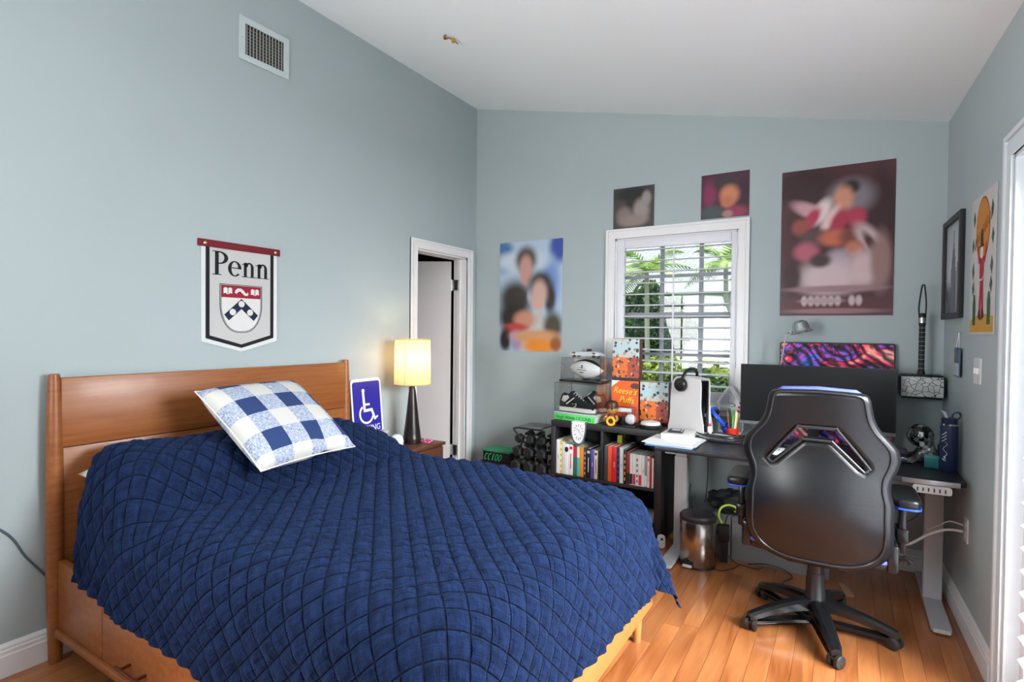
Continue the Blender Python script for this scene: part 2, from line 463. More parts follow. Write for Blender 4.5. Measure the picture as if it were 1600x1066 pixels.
for i in range(3):
    for j in range(4):
        MB().box(XS[i], XS[i + 1], .093, .097, ZS[j], ZS[j + 1]).obj('pane', M_PANE, window, smooth=False)

# ---------------------------------------------------------------- plantation shutter in the back window
M_LOUV = mat('shutter_white', (226, 226, 232), .4, var=.02)
sh = thing('window_shutter', 'white plantation shutter with open louvers and tilt rod inside the window casing', 'shutter', (0, 0, 0))
SX0, SX1 = 1.385, 2.152
for nm, a in (('stile', (WX0 + .012, SX0, .92, WZ1 - .012)), ('stile', (SX1, WX1 - .012, .92, WZ1 - .012)), ('rail', (SX0, SX1, 2.038, WZ1 - .012)), ('rail', (SX0, SX1, .92, .985))):
    MB().box(a[0] + .001, a[1] - .001, .006, .034, a[2], a[3], .003).obj(nm, M_LOUV, sh)
lv = MB().lathe([(.0055, SX0 + .003), (.0055, SX1 - .003)], 12, Matrix.Scale(6.6, 4, (0, 1, 0)) @ Matrix.Rotation(PI / 2, 4, 'Y'))
bm0 = None
l0 = lv.obj('louver', M_LOUV, sh, ang=1.2)
l0.location = (0, .02, 1.025); l0.rotation_euler = (math.radians(4), 0, 0)
for i in range(1, 13):
    c = l0.copy(); COL.objects.link(c); c.parent = sh; c.location = (0, .02, 1.025 + .083 * i)
MB().box(1.763, 1.774, -.034, -.024, 1.0, 2.015, .002).obj('tilt_rod', M_LOUV, sh)
for z in (1.96, 1.2): MB().box(2.186, 2.196, -.006, .008, z - .035, z + .035, .002).obj('hinge', M_WHITE, sh)

# ---------------------------------------------------------------- shuttered opening in the right wall
w2 = MB()
T2 = Matrix.Translation((XR0, 0, 0)) @ Matrix.Rotation(TH, 4, 'Z')
MR = T2 @ Matrix(((0, 0, -1, 0), (-1, 0, 0, 0), (0, 1, 0, 0), (0, 0, 0, 1)))
casing(w2, -RY1, -RY0, 0, RZ1, .085, MR)
w2.box(-.004, .12, RY1 - .014, RY1, 0, RZ1, M=T2).box(-.004, .12, RY0, RY0 + .014, 0, RZ1, M=T2).box(-.004, .12, RY0, RY1, RZ1 - .014, RZ1, M=T2)
win2 = struct(w2.obj('window_2', mat('trim_cool_white', (214, 222, 226), .4, var=.02), smooth=False))
sh2 = thing('patio_shutter', 'tall white plantation shutter panels filling the wide opening beside the sketch poster', 'shutter', (XR0, 0, 0), TH)
PW = (RY1 - .03 - (RY0 + .03)) / 2
louv2 = None
for p in range(2):
    a = RY1 - .018 - p * PW; b = a - PW + .004
    for y0, y1 in ((a - .05, a), (b, b + .05)):
        MB().box(.04, .07, y0, y1, .015, RZ1 - .018, .003).obj('stile', M_LOUV, sh2)
    for z0, z1 in ((.015, .12), (RZ1 - .11, RZ1 - .018)):
        MB().box(.042, .068, b + .051, a - .051, z0, z1, .003).obj('rail', M_LOUV, sh2)
    for i in range(22):
        z = .165 + i * .0815
        if louv2 is None:
            hw = (a - b - .104) / 2
            louv2 = MB().lathe([(.0055, -hw), (.0055, hw)], 12, Matrix.Scale(7.2, 4, (1, 0, 0)) @ Matrix.Rotation(PI / 2, 4, 'X')).obj('louver', M_LOUV, sh2, ang=1.2)
            o = louv2
        else:
            o = louv2.copy(); COL.objects.link(o); o.parent = sh2
        o.location = (.055, (a + b) / 2, z); o.rotation_euler = (0, math.radians(-28), 0)
    MB().box(-.005, .006, (a + b) / 2 - .006, (a + b) / 2 + .006, .14, 1.95, .002).obj('tilt_rod', M_LOUV, sh2)

# ---------------------------------------------------------------- outside
gr = MB().box(-30, 30, .14, 40, -.5, -.3).obj('ground', mat('lawn', (96, 128, 60), .9, scale=4, var=.3), smooth=False); struct(gr)
struct(MB().box(3.52, 9, .6, .8, -.3, 2.9).obj('added_backdrop_wall', mat('backdrop_grey', (176, 176, 172), .8, bump=.1), smooth=False))  # added wall, keeps bright sky from showing between the shutter louvers
pg = MB().box(3.7, 12, -12, .1, -.5, -.25).obj('patio_ground', mat('patio_stone', (205, 200, 190), .8)); struct(pg)
hs = thing('neighbour_house', 'white single storey house with pale tiled roof beyond the garden', 'building', (0, 8.4, -.3))
MB().box(-9, 7, 0, .3, 0, 2.75).obj('house_wall', mat('house_white', (238, 238, 238), .8, scale=6), hs, smooth=False)
RP = [(-.9, 2.62), (-.9, 2.75), (4.5, 4.75), (4.5, 4.6)]
def rooftile():
    s = NT('pale_roof_tiles'); v = s.coord()
    br = s.n('ShaderNodeTexBrick'); br.inputs['Scale'].default_value = 1.; br.inputs['Brick Width'].default_value = .33; br.inputs['Row Height'].default_value = .2
    br.inputs['Mortar Size'].default_value = .012; br.inputs['Color1'].default_value = (*S((208, 208, 205)), 1); br.inputs['Color2'].default_value = (*S((188, 188, 186)), 1); br.inputs['Mortar'].default_value = (*S((140, 140, 138)), 1)
    s.t.links.new(v, br.inputs['Vector']); s.col(br.outputs[0]); s.b.inputs['Roughness'].default_value = .8; s.bump(br.outputs['Fac'], .3); return s.m
roof = MB().prism([(y, z) for y, z in RP], -10, 8, Matrix(((0, 0, 1, 0), (1, 0, 0, 0), (0, 1, 0, 0), (0, 0, 0, 1)))).obj('roof', rooftile(), hs, smooth=False)
MB().box(-10, 8, -.93, -.88, 2.55, 2.78).obj('fascia', mat('fascia_white', (230, 230, 232), .6), roof, smooth=False)
MB().box(-2.2, -1.1, -.03, .02, .9, 2.0).obj('house_window', mat('dark_glass', (40, 48, 56), .1), hs, smooth=False)

def leafmesh(n, place, size, seed, curl=.3):
    r = np.random.default_rng(seed)
    P = place(r, n)
    nr = r.normal(size=(n, 3)); nr /= np.linalg.norm(nr, axis=1)[:, None]
    t = r.normal(size=(n, 3)); t -= nr * (t * nr).sum(1)[:, None]; t /= np.linalg.norm(t, axis=1)[:, None]
    b = np.cross(nr, t); sz = size * r.uniform(.6, 1.3, (n, 1))
    V = np.stack([P - t * sz, P + b * sz * .42 + nr * sz * curl * .4, P + t * sz, P - b * sz * .42 + nr * sz * curl * .4], 1).reshape(-1, 3)
    me = bpy.data.meshes.new('foliage')
    me.from_pydata(V.tolist(), [], [(4 * i, 4 * i + 1, 4 * i + 2, 4 * i + 3) for i in range(n)])
    return me
def leafmat(name, c1, c2):
    s = NT(name); n = s.noise(s.coord(), 9, 2)
    s.col(s.ramp(n.outputs[0], [(.35, S(c1)), (.65, S(c2))])); s.b.inputs['Roughness'].default_value = .5
    s.b.inputs['Transmission Weight'].default_value = 0
    return s.m
def clump(cx, cy, cz, rx, ry, rz):
    def f(r, n):
        d = r.normal(size=(n, 3)); d /= np.linalg.norm(d, axis=1)[:, None]
        q = d * (r.uniform(.45, 1, (n, 1)) ** .5)
        lump = 1 + .18 * np.sin(d[:, :1] * 7 + 1) * np.cos(d[:, 2:] * 6)
        return np.array([cx, cy, cz]) + q * lump * np.array([rx, ry, rz])
    return f
bs = thing('garden_tree', 'round dark green bushy tree in front of the white house', 'tree', (-.45, 6.2, -.3))
link('foliage', leafmesh(7000, clump(0, 0, 1.75, .85, .7, .85), .07, 1), leafmat('leaf_dark', (30, 52, 24), (84, 118, 58)), bs, False)
MB().tube([(0, 0, 0), (.05, 0, .6), (-.04, 0, 1.3), (.02, 0, 1.8)], [.07, .06, .05, .03]).obj('trunk', mat('bark', (92, 84, 74), .9, bump=.4), bs)
MB().tube([(0, 0, .9), (.25, .05, 1.5), (.4, .1, 1.9)], [.04, .03, .02]).obj('branch', MATS['bark'], bs)
hg = thing('garden_hedge', 'low yellow green hedge growing along the garden below the window', 'hedge', (.6, 3.4, -.3))
def hedgeplace(r, n):
    p = np.stack([r.uniform(-2.4, 2.4, n), r.uniform(-.45, .45, n), r.uniform(.1, 1.28, n)], 1)
    p[:, 2] += .12 * np.sin(p[:, 0] * 4) + .08 * np.sin(p[:, 0] * 9 + 1); return p
link('foliage', leafmesh(9000, hedgeplace, .065, 2), leafmat('leaf_lime', (96, 124, 36), (190, 196, 92)), hg, False)
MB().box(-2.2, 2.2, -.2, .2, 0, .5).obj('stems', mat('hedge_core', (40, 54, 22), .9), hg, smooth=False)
for i in range(2):
    sbx = thing('garden_shrub', ['deep green shrub under the hedge seen low through the shutter', 'olive green shrub standing between hedge and house wall'][i], 'shrub', ((1.35, 2.3, -.3), (-1.9, 7.3, -.3))[i])
    link('foliage', leafmesh(2500, clump(0, 0, .75, .6, .5, .55), .05, 5 + i), leafmat('leaf_%d' % i, ((40, 62, 26), (70, 84, 40))[i], ((100, 130, 60), (140, 150, 84))[i]), sbx, False)
    MB().tube([(0, 0, 0), (.02, 0, .5), (0, 0, .8)], [.04, .03, .02]).obj('stem', MATS['bark'], sbx)
M_PALM = leafmat('palm_leaf', (120, 160, 66), (206, 222, 130))
def palm(x, y, h, lab, n, seed, L=1.1):
    t = thing('palm_tree', lab, 'palm', (x, y, -.3))
    MB().tube([(0, 0, 0), (.03, 0, h * .5), (0, 0, h)], [.05, .042, .035], 10).obj('trunk', mat('palm_trunk', (150, 150, 132), .9, bump=.3), t)
    r = random.Random(seed)
    for i in range(n):
        a = 2 * PI * i / n + r.uniform(-.2, .2); el = r.uniform(.15, 1.15); l = L * r.uniform(.8, 1.1)
        b = MB(); pts = []
        for q in range(13):
            s_ = q / 12
            pts.append(Vector((s_ * l * math.cos(el), 0, s_ * l * math.sin(el) - .55 * l * s_ * s_)))
        b.tube(pts, [.012 * (1 - .8 * q / 12) for q in range(13)], 5)
        for q in range(2, 13):
            for sd in (-1, 1):
                ll = .34 * math.sin(PI * min(1, q / 12 * .85 + .12)) * L
                d = (pts[q] - pts[q - 1]).normalized(); tip = pts[q] + d * ll * .55 + Vector((0, sd * ll * .8, -.25 * ll)); w_ = .018 * L
                b.add([pts[q] - d * w_, pts[q] + d * w_, tip], [(0, 1, 2)])
                b.add([pts[q] - d * .045 * L - d * w_, pts[q] - d * .045 * L + d * w_, tip - d * .05 * L], [(0, 1, 2)])
        b.obj('frond', M_PALM, t, smooth=False, loc=(0, 0, h), rot=(0, 0, a))
palm(.18, 4.3, 2.62, 'young palm with arching fronds before the pale roof beside the dark tree', 11, 1, 1.0)
palm(1.12, 5.5, 2.85, 'palm with upright feathery fronds before the pale roof at the far side of the window', 12, 5, 1.0)
far = thing('background_tree', 'tall leafy tree rising behind the neighbouring roof', 'tree', (-3.4, 17, -.3))
link('foliage', leafmesh(5000, clump(0, 0, 5.0, 3.4, 2, 2.2), .2, 9), leafmat('leaf_far', (70, 100, 50), (140, 166, 96)), far, False)
MB().tube([(0, 0, 0), (0, 0, 4.5)], [.25, .15]).obj('trunk', MATS['bark'], far)

# ================================================================ bed
bed = thing('bed', 'teak queen bed frame with panelled headboard and storage drawers', 'bed', (0, 0, 0))
hb = MB().box(.035, .065, -3.045, -1.545, .25, .893, .003)
hb.obj('headboard_panel', M_BED, bed)
MB().box(.038, .072, -3.045, -1.545, .896, 1.186, .004).obj('headboard_panel', M_BED, bed)
for y, z in ((-3.062, 1.203), (-1.528, 1.203)):
    MB().lathe([(.001, 0), (.020, 0), (.024, .02), (.031, .35), (.031, .75), (.028, 1.0), (.022, 1.17), (.020, z - .004), (.016, z), (.001, z)], 20, TR(.052, y, 0)).obj('post', M_BED, bed)
MB().box(.08, 2.09, -3.035, -1.575, .17, .30).obj('platform', M_BED, bed, smooth=False)
MB().box(.08, .478, -3.062, -3.037, .150, .43, .002).obj('side_panel', M_BED, bed)
M_HAND = mat('handle_brown', (84, 40, 20), .35)
for x0, x1 in ((.482, 1.27), (1.274, 2.06)):
    dr = MB().box(x0, x1, -3.062, -3.037, .152, .43, .002).obj('drawer', M_BED, bed)
    xc = x0 + .275
    MB().box(xc - .085, xc + .085, -3.103, -3.093, .199, .209, .002).box(xc - .06, xc - .05, -3.096, -3.06, .200, .208).box(xc + .05, xc + .06, -3.096, -3.06, .200, .208).obj('handle', M_HAND, dr)
MB().box(.08, 2.08, -3.075, -3.03, .118, .148, .003).obj('bottom_rail', M_BED, bed)
MB().box(.08, 2.08, -1.575, -1.545, .118, .43, .003).obj('side_panel', M_BED, bed)
MB().box(2.085, 2.112, -3.06, -1.55, .16, .36, .004).obj('foot_rail', M_BEDX, bed)
MB().box(.08, .14, -2.98, -2.94, 0, .118).obj('foot_block', M_BED, bed)
for y in (-3.02, -1.60):
    MB().lathe([(.001, 0), (.017, 0), (.018, .01), (.026, .17), (.026, .33), (.001, .33)], 18, TR(2.055, y)).obj('leg', M_BEDX, bed)
for y in (-2.9, -1.7): MB().box(.2, .26, y - .03, y + .03, 0, .118).obj('leg', M_BED, bed)
mt = MB().box(.22, 2.03, -2.985, -1.60, .302, .638, .06, seg=4).obj('mattress', mat('mattress_white', (226, 224, 220), .8)); tag(mt, 'white mattress lying under the navy quilt', 'mattress')

# pillows under the quilt
def pillow_mesh(sx, sy, th, n=24, pinch=.07):
    us = np.linspace(-1, 1, n + 1); V = []; F = []; UV = []
    for sgn in (1, -1):
        for v in us:
            for u in us:
                e = max(0, (1 - abs(u) ** 2.6)) * max(0, (1 - abs(v) ** 2.6))
                X = u * sx / 2 * (1 - pinch * (1 - v * v) * abs(u) ** 3); Y = v * sy / 2 * (1 - pinch * (1 - u * u) * abs(v) ** 3)
                V.append((X, Y, sgn * th / 2 * e ** .42)); UV.append(((u + 1) / 2, (v + 1) / 2))
    m_ = n + 1
    for k in (0, 1):
        for j in range(n):
            for i in range(n):
                q = [k * m_ * m_ + j * m_ + i, k * m_ * m_ + j * m_ + i + 1, k * m_ * m_ + (j + 1) * m_ + i + 1, k * m_ * m_ + (j + 1) * m_ + i]
                F.append(q if k == 0 else q[::-1])
    me = bpy.data.meshes.new('pillow'); me.from_pydata(V, [], F)
    uvl = me.uv_layers.new(name='cloth')
    for lp in me.loops: uvl.data[lp.index].uv = UV[lp.vertex_index]
    return me
def weld(me):
    b = bmesh.new(); b.from_mesh(me); bmesh.ops.remove_doubles(b, verts=b.verts, dist=1e-5); b.to_mesh(me); b.free(); return me
M_PIL = mat('pillow_cream', (236, 222, 208), .85, scale=80)
for y, lab in ((-2.665, 'cream bed pillow peeking out from under the quilt beside the headboard post'), (-2.00, 'cream bed pillow hidden under the quilt towards the lamp table')):
    o = link('bed_pillow', weld(pillow_mesh(.48, .66, .15)), M_PIL, loc=(.325, y, .752), rot=(0, math.radians(6), 0), ang=3)
    tag(o, lab, 'pillow')

# ---------------------------------------------------------------- quilt
def quilt():
    X0, X1, YA, YB, ZT, R = .10, 1.955, -2.905, -1.665, .682, .16
    st = .0062
    near, farr, foot = .52, .46, .52
    T = np.arange(-.03, X1 - X0 + foot, st); Sx = np.arange(-near, YB - YA + farr, st)
    t, s = np.meshgrid(T, Sx)
    # hem is not quite square to the bed: shorter at the head end of the near side
    wid = YB - YA; LEN = X1 - X0
    t0 = np.clip((.26 - s) * .42, 0, .20)
    t = np.where(t < .5, t0 + t * (.5 - t0) / .5, t)
    near_l = .365 + .125 * np.clip(t / LEN, 0, 1.25)
    s = np.where(s < 0, s / near * near_l, s)
    foot_l = .425 + .07 * np.clip(s / wid, -.3, 1.3)
    t = np.where(t > LEN, LEN + (t - LEN) / foot * foot_l, t)
    fs, ft = s.copy(), t.copy()                                    # flat cloth coordinates
    qs = np.clip(s, 0, wid); qt = np.minimum(t, LEN)
    ds, dt = s - qs, t - qt
    d = np.hypot(ds, dt); nn = np.maximum(d, 1e-9)
    nx, ny = dt / nn, ds / nn
    corner = np.minimum(np.abs(nx), np.abs(ny)) * 1.414
    a = np.minimum(d / R, PI / 2)
    rest = np.maximum(d - R * PI / 2, 0)
    peri = np.where(ds != 0, qt, 0) + np.where(dt > 0, qs, 0) + np.arctan2(np.abs(ny), nx + 1e-9) * .35
    fold = np.sin(peri * 11 + 1.3) * .5 + np.sin(peri * 23 + .4) * .3
    th = np.arctan2(ds, dt)
    cf = np.where(ds * dt != 0, np.sin(np.abs(th) * 8 - 1.2), 0)
    farside = np.clip(ds * 20, 0, 1)
    out = R * np.sin(a) + rest * (.06 + .08 * np.clip(t - LEN + .3, 0, 1) + .36 * corner ** 1.5 * farside) + np.clip(rest * 4, 0, 1) * (.012 * fold + .05 * corner * cf)
    down = R * (1 - np.cos(a)) + rest * np.sqrt(np.maximum(0, 1 - (.05 + .36 * corner ** 1.5 * farside) ** 2))
    x = X0 + qt + nx * out; y = YA + qs + ny * out
    # pillows lift the head end
    def sm(v, a_, b_):
        q = np.clip((v - a_) / (b_ - a_), 0, 1); return q * q * (3 - 2 * q)
    yy = YA + s
    prof = 1 - sm(t, .40, .66)
    prof = prof * (.80 + .20 * np.sin(np.clip(t / .5, 0, 1) * PI))
    lat = sm(s, -.42, -.02) * (1 - sm(s, wid - .20, wid + .27))
    dip = 1 - .30 * np.exp(-((s - wid * .52) / .07) ** 2)
    bulge = (.205 - .02 * sm(s, .7, 1.2)) * prof * lat * dip
    z = ZT - down + bulge
    x = x - bulge * .10
    # the near head side drapes from the pillow in one slope
    slope = sm(-s, -.12, .25) * prof
    y = y + slope * .05 * np.clip(1 - d * 3, 0, 1)
    # diagonal quilting, puffed between the seams, plus soft rumples
    p = .0605
    u = (fs + ft) / 1.41421; v = (fs - ft) / 1.41421
    su, sv = np.abs(np.sin(PI * u / p)), np.abs(np.sin(PI * v / p))
    puff = .0120 * (su * sv) ** .62
    rum = np.zeros_like(u)
    rg = np.random.default_rng(5)
    for k in range(14):
        fx, fy = rg.normal(0, 9, 2); rum += np.sin(u * fx + v * fy + rg.uniform(0, 6)) * .0016
    cell = (su * sv) ** .5
    for k in range(10):
        wn = rg.uniform(70, 150); ph = rg.uniform(0, 6)
        rum += cell * np.sin((u if k % 2 else v) * wn + 3 * np.sin((v if k % 2 else u) * 17 + ph) + ph) * .0008
    crease = np.zeros_like(u)
    for (cx, cy, ang, ln, am) in ((.62, .25, 1.35, .30, .014), (.66, .62, 1.6, .26, .010), (.70, .45, 1.45, .25, .008), (.63, 1.1, 1.55, .3, .008)):
        du = (ft - cx) * math.cos(ang) + (fs - cy) * math.sin(ang); dv = -(ft - cx) * math.sin(ang) + (fs - cy) * math.cos(ang)
        crease -= am * np.exp(-(dv / .012) ** 2) * np.exp(-(du / ln) ** 2)
    h = puff + rum + crease
    P = np.stack([x, y, z], -1)
    gu = np.gradient(P, axis=0); gv = np.gradient(P, axis=1)
    N = np.cross(gv, gu); N /= np.maximum(np.linalg.norm(N, axis=2), 1e-9)[..., None]
    P = P + N * (h + .012)[..., None]
    # keep clear of the headboard and floor
    P[..., 0] = np.maximum(P[..., 0], .078); P[..., 2] = np.maximum(P[..., 2], .012)
    ny_, nx_ = u.shape
    idx = np.arange(ny_ * nx_).reshape(ny_, nx_)
    F = np.stack([idx[:-1, :-1], idx[:-1, 1:], idx[1:, 1:], idx[1:, :-1]], -1).reshape(-1, 4)
    me = bpy.data.meshes.new('quilt')
    me.vertices.add(P.shape[0] * P.shape[1]); me.vertices.foreach_set('co', P.reshape(-1).astype(np.float32))
    me.loops.add(F.size); me.loops.foreach_set('vertex_index', F.reshape(-1).astype(np.int32))
    me.polygons.add(len(F)); me.polygons.foreach_set('loop_start', np.arange(0, F.size, 4, dtype=np.int32))
    me.update(calc_edges=True); me.validate()
    uv = me.uv_layers.new(name='cloth')
    UVs = np.stack([u, v], -1).reshape(-1, 2)[F.reshape(-1)]
    uv.data.foreach_set('uv', UVs.reshape(-1).astype(np.float32))
    return me
def quiltmat():
    s = NT('navy_quilt'); uv = s.n('ShaderNodeUVMap'); uv.uv_map = 'cloth'
    v = uv.outputs[0]
    n1 = s.noise(s.map(v, scale=(14, 60, 1)), 1.0, 4, .6, .6)
    n2 = s.noise(s.map(v, scale=(60, 14, 1)), 1.0, 4, .6, .6)
    n3 = s.noise(s.map(v, scale=(900, 900, 1)), 1.0, 1)
    sx = s.n('ShaderNodeSeparateXYZ'); s.t.links.new(v, sx.inputs[0])
    def seam(o):
        q = s.math('PINGPONG', s.math('ADD', sx.outputs[o], 50 * .0605), .03025)
        mr = s.n('ShaderNodeMapRange'); mr.inputs['From Min'].default_value = .0008; mr.inputs['From Max'].default_value = .0032
        s.t.links.new(q, mr.inputs['Value']); return mr.outputs[0]
    sm = s.math('MULTIPLY', seam(0), seam(1))
    f = s.math('ADD', s.math('MULTIPLY', n1.outputs[0], .5), s.math('MULTIPLY', n2.outputs[0], .5))
    c = s.ramp(f, [(.3, S((8, 13, 27))), (.72, S((29, 48, 90)))])
    c = s.mix(sm, S((10, 17, 36)), c)
    s.col(c)
    s.b.inputs['Roughness'].default_value = .8; s.b.inputs['Specular IOR Level'].default_value = .08
    s.b.inputs['Sheen Weight'].default_value = .12; s.b.inputs['Sheen Roughness'].default_value = .4
    s.b.inputs['Sheen Tint'].default_value = (*S((120, 160, 235)), 1)
    hh = s.math('ADD', s.math('ADD', s.math('MULTIPLY', f, .8), s.math('MULTIPLY', sm, .22)), s.math('MULTIPLY', n3.outputs[0], .05))
    s.bump(hh, 1.0, .032)
    return s.m
q = link('quilt', quilt(), quiltmat(), ang=3)
tag(q, 'navy blue diamond quilted bedspread draped over the bed', 'quilt')

# ---------------------------------------------------------------- buffalo check cushion
def checkmat():
    s = NT('buffalo_check'); uv = s.n('ShaderNodeUVMap'); uv.uv_map = 'cloth'; v = uv.outputs[0]
    sx = s.n('ShaderNodeSeparateXYZ'); s.t.links.new(v, sx.inputs[0])
    def stripe(o, off, per):
        q = s.math('MODULO', s.math('MULTIPLY', s.math('ADD', sx.outputs[o], off), per), 2.)
        return s.math('GREATER_THAN', q, 1.0)
    a, b = stripe(0, .06, 5.3), stripe(1, .10, 5.0)
    wv = s.noise(s.map(v, scale=(260, 30, 1)), 1, 2); wh = s.noise(s.map(v, scale=(30, 260, 1)), 1, 2)
    f = s.math('MULTIPLY', s.math('ADD', a, b), .5)
    mid = s.ramp(s.math('ADD', s.math('MULTIPLY', wv.outputs[0], .5), s.math('MULTIPLY', wh.outputs[0], .5)), [(.42, S((110, 124, 156))), (.58, S((198, 204, 216)))])
    both = s.math('GREATER_THAN', f, .75); any_ = s.math('GREATER_THAN', f, .25)
    c = s.mix(any_, S((202, 200, 194)), mid); c = s.mix(both, c, S((34, 56, 104)))
    s.col(c); s.b.inputs['Roughness'].default_value = .85
    s.bump(wv.outputs[0], .15, .002); return s.m
A_, B_, C_, D_ = Vector((.309, -2.664, 1.06)), Vector((.286, -2.106, 1.068)), Vector((.694, -2.075, .765)), Vector((.754, -2.602, .765))
ux = ((B_ - A_) + (C_ - D_)).normalized(); vy = ((A_ - D_) + (B_ - C_)); vy = (vy - ux * vy.dot(ux)).normalized(); wz = ux.cross(vy)
cen = (A_ + B_ + C_ + D_) / 4
cm = pillow_mesh(.545, .535, .17, 30, .05)
for v_ in cm.vertices:   # a sagging crease near one lower corner
    g = math.exp(-((v_.co.x - .10) / .05) ** 2 - ((v_.co.y + .27) / .11) ** 2)
    v_.co.z *= 1 - .6 * g; v_.co.y += .012 * g
cu = link('cushion', weld(cm), checkmat(), ang=3)
Mx = Matrix.Identity(4)
for i in range(3): Mx[i][0] = ux[i]; Mx[i][1] = vy[i]; Mx[i][2] = wz[i]; Mx[i][3] = (cen + wz * .058)[i]
cu.matrix_world = Mx
tag(cu, 'square throw cushion in navy and white buffalo check resting on the quilt', 'cushion')
pp = []
for i in range(60):
    a = i / 60 * 4; k = int(a); f = (a - k) * 2 - 1
    u, v = ((f, -1), (1, f), (-f, 1), (-1, -f))[k]
    pp.append((u * .545 / 2 * (1 - .05 * (1 - v * v) * abs(u) ** 3), v * .535 / 2 * (1 - .05 * (1 - u * u) * abs(v) ** 3), 0))
MB().tube(pp, .003, 6, closed=True).obj('piping', mat('cushion_piping', (228, 224, 218), .8), cu)

# ================================================================ night table, lamp, sign
M_WAL = wood('walnut', (62, 34, 22), (104, 62, 40), scale=(2, 16, 16), rough=.4)
nt = thing('nightstand', 'dark walnut bedside table between the bed and the doorway', 'nightstand', (0, 0, 0))
NZ = .605
MB().box(.022, .405, -1.43, -.918, NZ - .022, NZ, .003).obj('top', M_WAL, nt)
MB().box(.03, .38, -1.42, -.93, .16, NZ - .022).obj('body', M_WAL, nt, smooth=False)
for z0, z1 in ((.17, .36), (.37, .575)):
    d_ = MB().box(.38, .396, -1.415, -.935, z0, z1, .002).obj('drawer', M_WAL, nt)
    MB().ball((.404, -1.175, (z0 + z1) / 2), .012, 10, 8).obj('knob', M_CHROME, d_)
for x_ in (.05, .36):
    for y_ in (-1.40, -.95): MB().lathe([(.012, 0), (.02, .16)], 10, TR(x_, y_)).obj('leg', M_WAL, nt)

lamp = thing('table_lamp', 'lit bedside lamp with cream drum shade and dark tapered base', 'lamp', (.235, -1.085, NZ))
MB().lathe([(.001, 0), (.060, 0), (.062, .006), (.0625, .045), (.060, .05), (.0595, .052), (.058, .075), (.050, .13), (.038, .24), (.0245, .36), (.016, .40), (.001, .40)], 28).obj('base', mat('lamp_bronze', (38, 30, 26), .3, .3), lamp)
MB().lathe([(.0165, .372), (.0185, .374), (.0150, .402), (.006, .404), (.006, .44)], 20).obj('neck', mat('lamp_wood', (120, 66, 34), .4), lamp)
def shademat():
    s = NT('lamp_shade_linen'); s.t.nodes.remove(s.b); v = s.coord()
    n = s.noise(s.map(v, scale=(1, 1, 1)), 160, 2)
    c = s.mix(n.outputs[0], S((240, 210, 160)), S((250, 224, 180)))
    df = s.n('ShaderNodeBsdfDiffuse'); tl = s.n('ShaderNodeBsdfTranslucent'); s.t.links.new(c, df.inputs[0]); s.t.links.new(c, tl.inputs[0])
    em = s.n('ShaderNodeEmission'); em.inputs[0].default_value = (1., .74, .42, 1); em.inputs[1].default_value = .05
    mx = s.n('ShaderNodeMixShader'); mx.inputs[0].default_value = .6; s.l(df, 0, mx, 1); s.l(tl, 0, mx, 2)
    ad = s.n('ShaderNodeAddShader'); s.l(mx, 0, ad, 0); s.l(em, 0, ad, 1); s.l(ad, 0, s.out, 0); return s.m
sd = MB()
sd.lathe([(.128, .415), (.124, .73)], 40, cap=False)
shade = sd.obj('lamp_shade', shademat(), lamp)
M_RIM = mat('shade_trim', (196, 170, 120), .7)
for r_, z_ in ((.1285, .415), (.1245, .73)):
    MB().tube([(r_ * math.cos(2 * PI * i / 40), r_ * math.sin(2 * PI * i / 40), z_) for i in range(40)], .0028, 6, closed=True).obj('rim', M_RIM, shade)
sa = -1.25
MB().tube([(.1292 * math.cos(sa), .1292 * math.sin(sa), .415), (.1252 * math.cos(sa), .1252 * math.sin(sa), .73)], .002, 6).obj('seam', M_RIM, shade)
bulb = NT('bulb_glow'); bulb.b.inputs['Emission Color'].default_value = (1, .75, .45, 1); bulb.b.inputs['Emission Strength'].default_value = 5
bulb.col(bulb.mix(.5, (1., .9, .8), (1., .9, .8)))
MB().ball((0, 0, .545), .03, 14, 10).obj('bulb', bulb.m, lamp)
lt = light('lamp_bulb_light', 'POINT', (0, 0, .60), (0, 0, 0), 3.0, (1, .74, .44), shadow_soft_size=.03); lt.parent = lamp

sg = thing('parking_sign', 'blue and white wheelchair parking sign propped on the nightstand', 'sign', (.060, -1.318, NZ + .001), 0, rot=(0, math.radians(-5.5), math.radians(3)))
SW, SH = .145, .46
plate('sign_panel', [rrect(-SW, SW, 0, SH, .03)], .001, mat('sign_white', (236, 236, 238), .35), sg, YZ)
M_SB = mat('sign_blue', (44, 40, 150), .35); M_SW = MATS['sign_white']
F3 = lambda d: Matrix.Translation((d, 0, 0)) @ YZ
plate('blue_field', [rrect(-SW + .014, SW - .014, .014, SH - .02, .02)], .0005, M_SB, sg, F3(.0016))
sy = MB()
K = .80
def sgn_(p): return [(x_ * K + .014, SH - .016 + (z_) * K) for x_, z_ in p]
for poly in (ell(-.058, -.085, .0175, .0175, 20), [(-.072, -.1), (-.047, -.1), (-.040, -.265), (-.066, -.265)],
             [(-.045, -.195), (.012, -.195), (.012, -.213), (-.045, -.213)], [(-.064, -.245), (.038, -.240), (.034, -.265), (-.064, -.268)],
             [(.012, -.242), (.040, -.242), (.078, -.335), (.058, -.345)], [(.055, -.328), (.100, -.308), (.106, -.322), (.064, -.347)]):
    sy.prism(sgn_(poly), .0022, .0028, YZ)
sy.prism(sgn_(arc(-.032, -.285, .088, .085, .018, .018, math.radians(125), math.radians(352), 28)), .0022, .0028, YZ)
sy.obj('wheelchair_symbol', M_SW, sg, smooth=False)
text('PARKING', .058, M_SW, sg, Matrix.Translation((.0024, 0, SH - .345)) @ YZ, sx=.95)
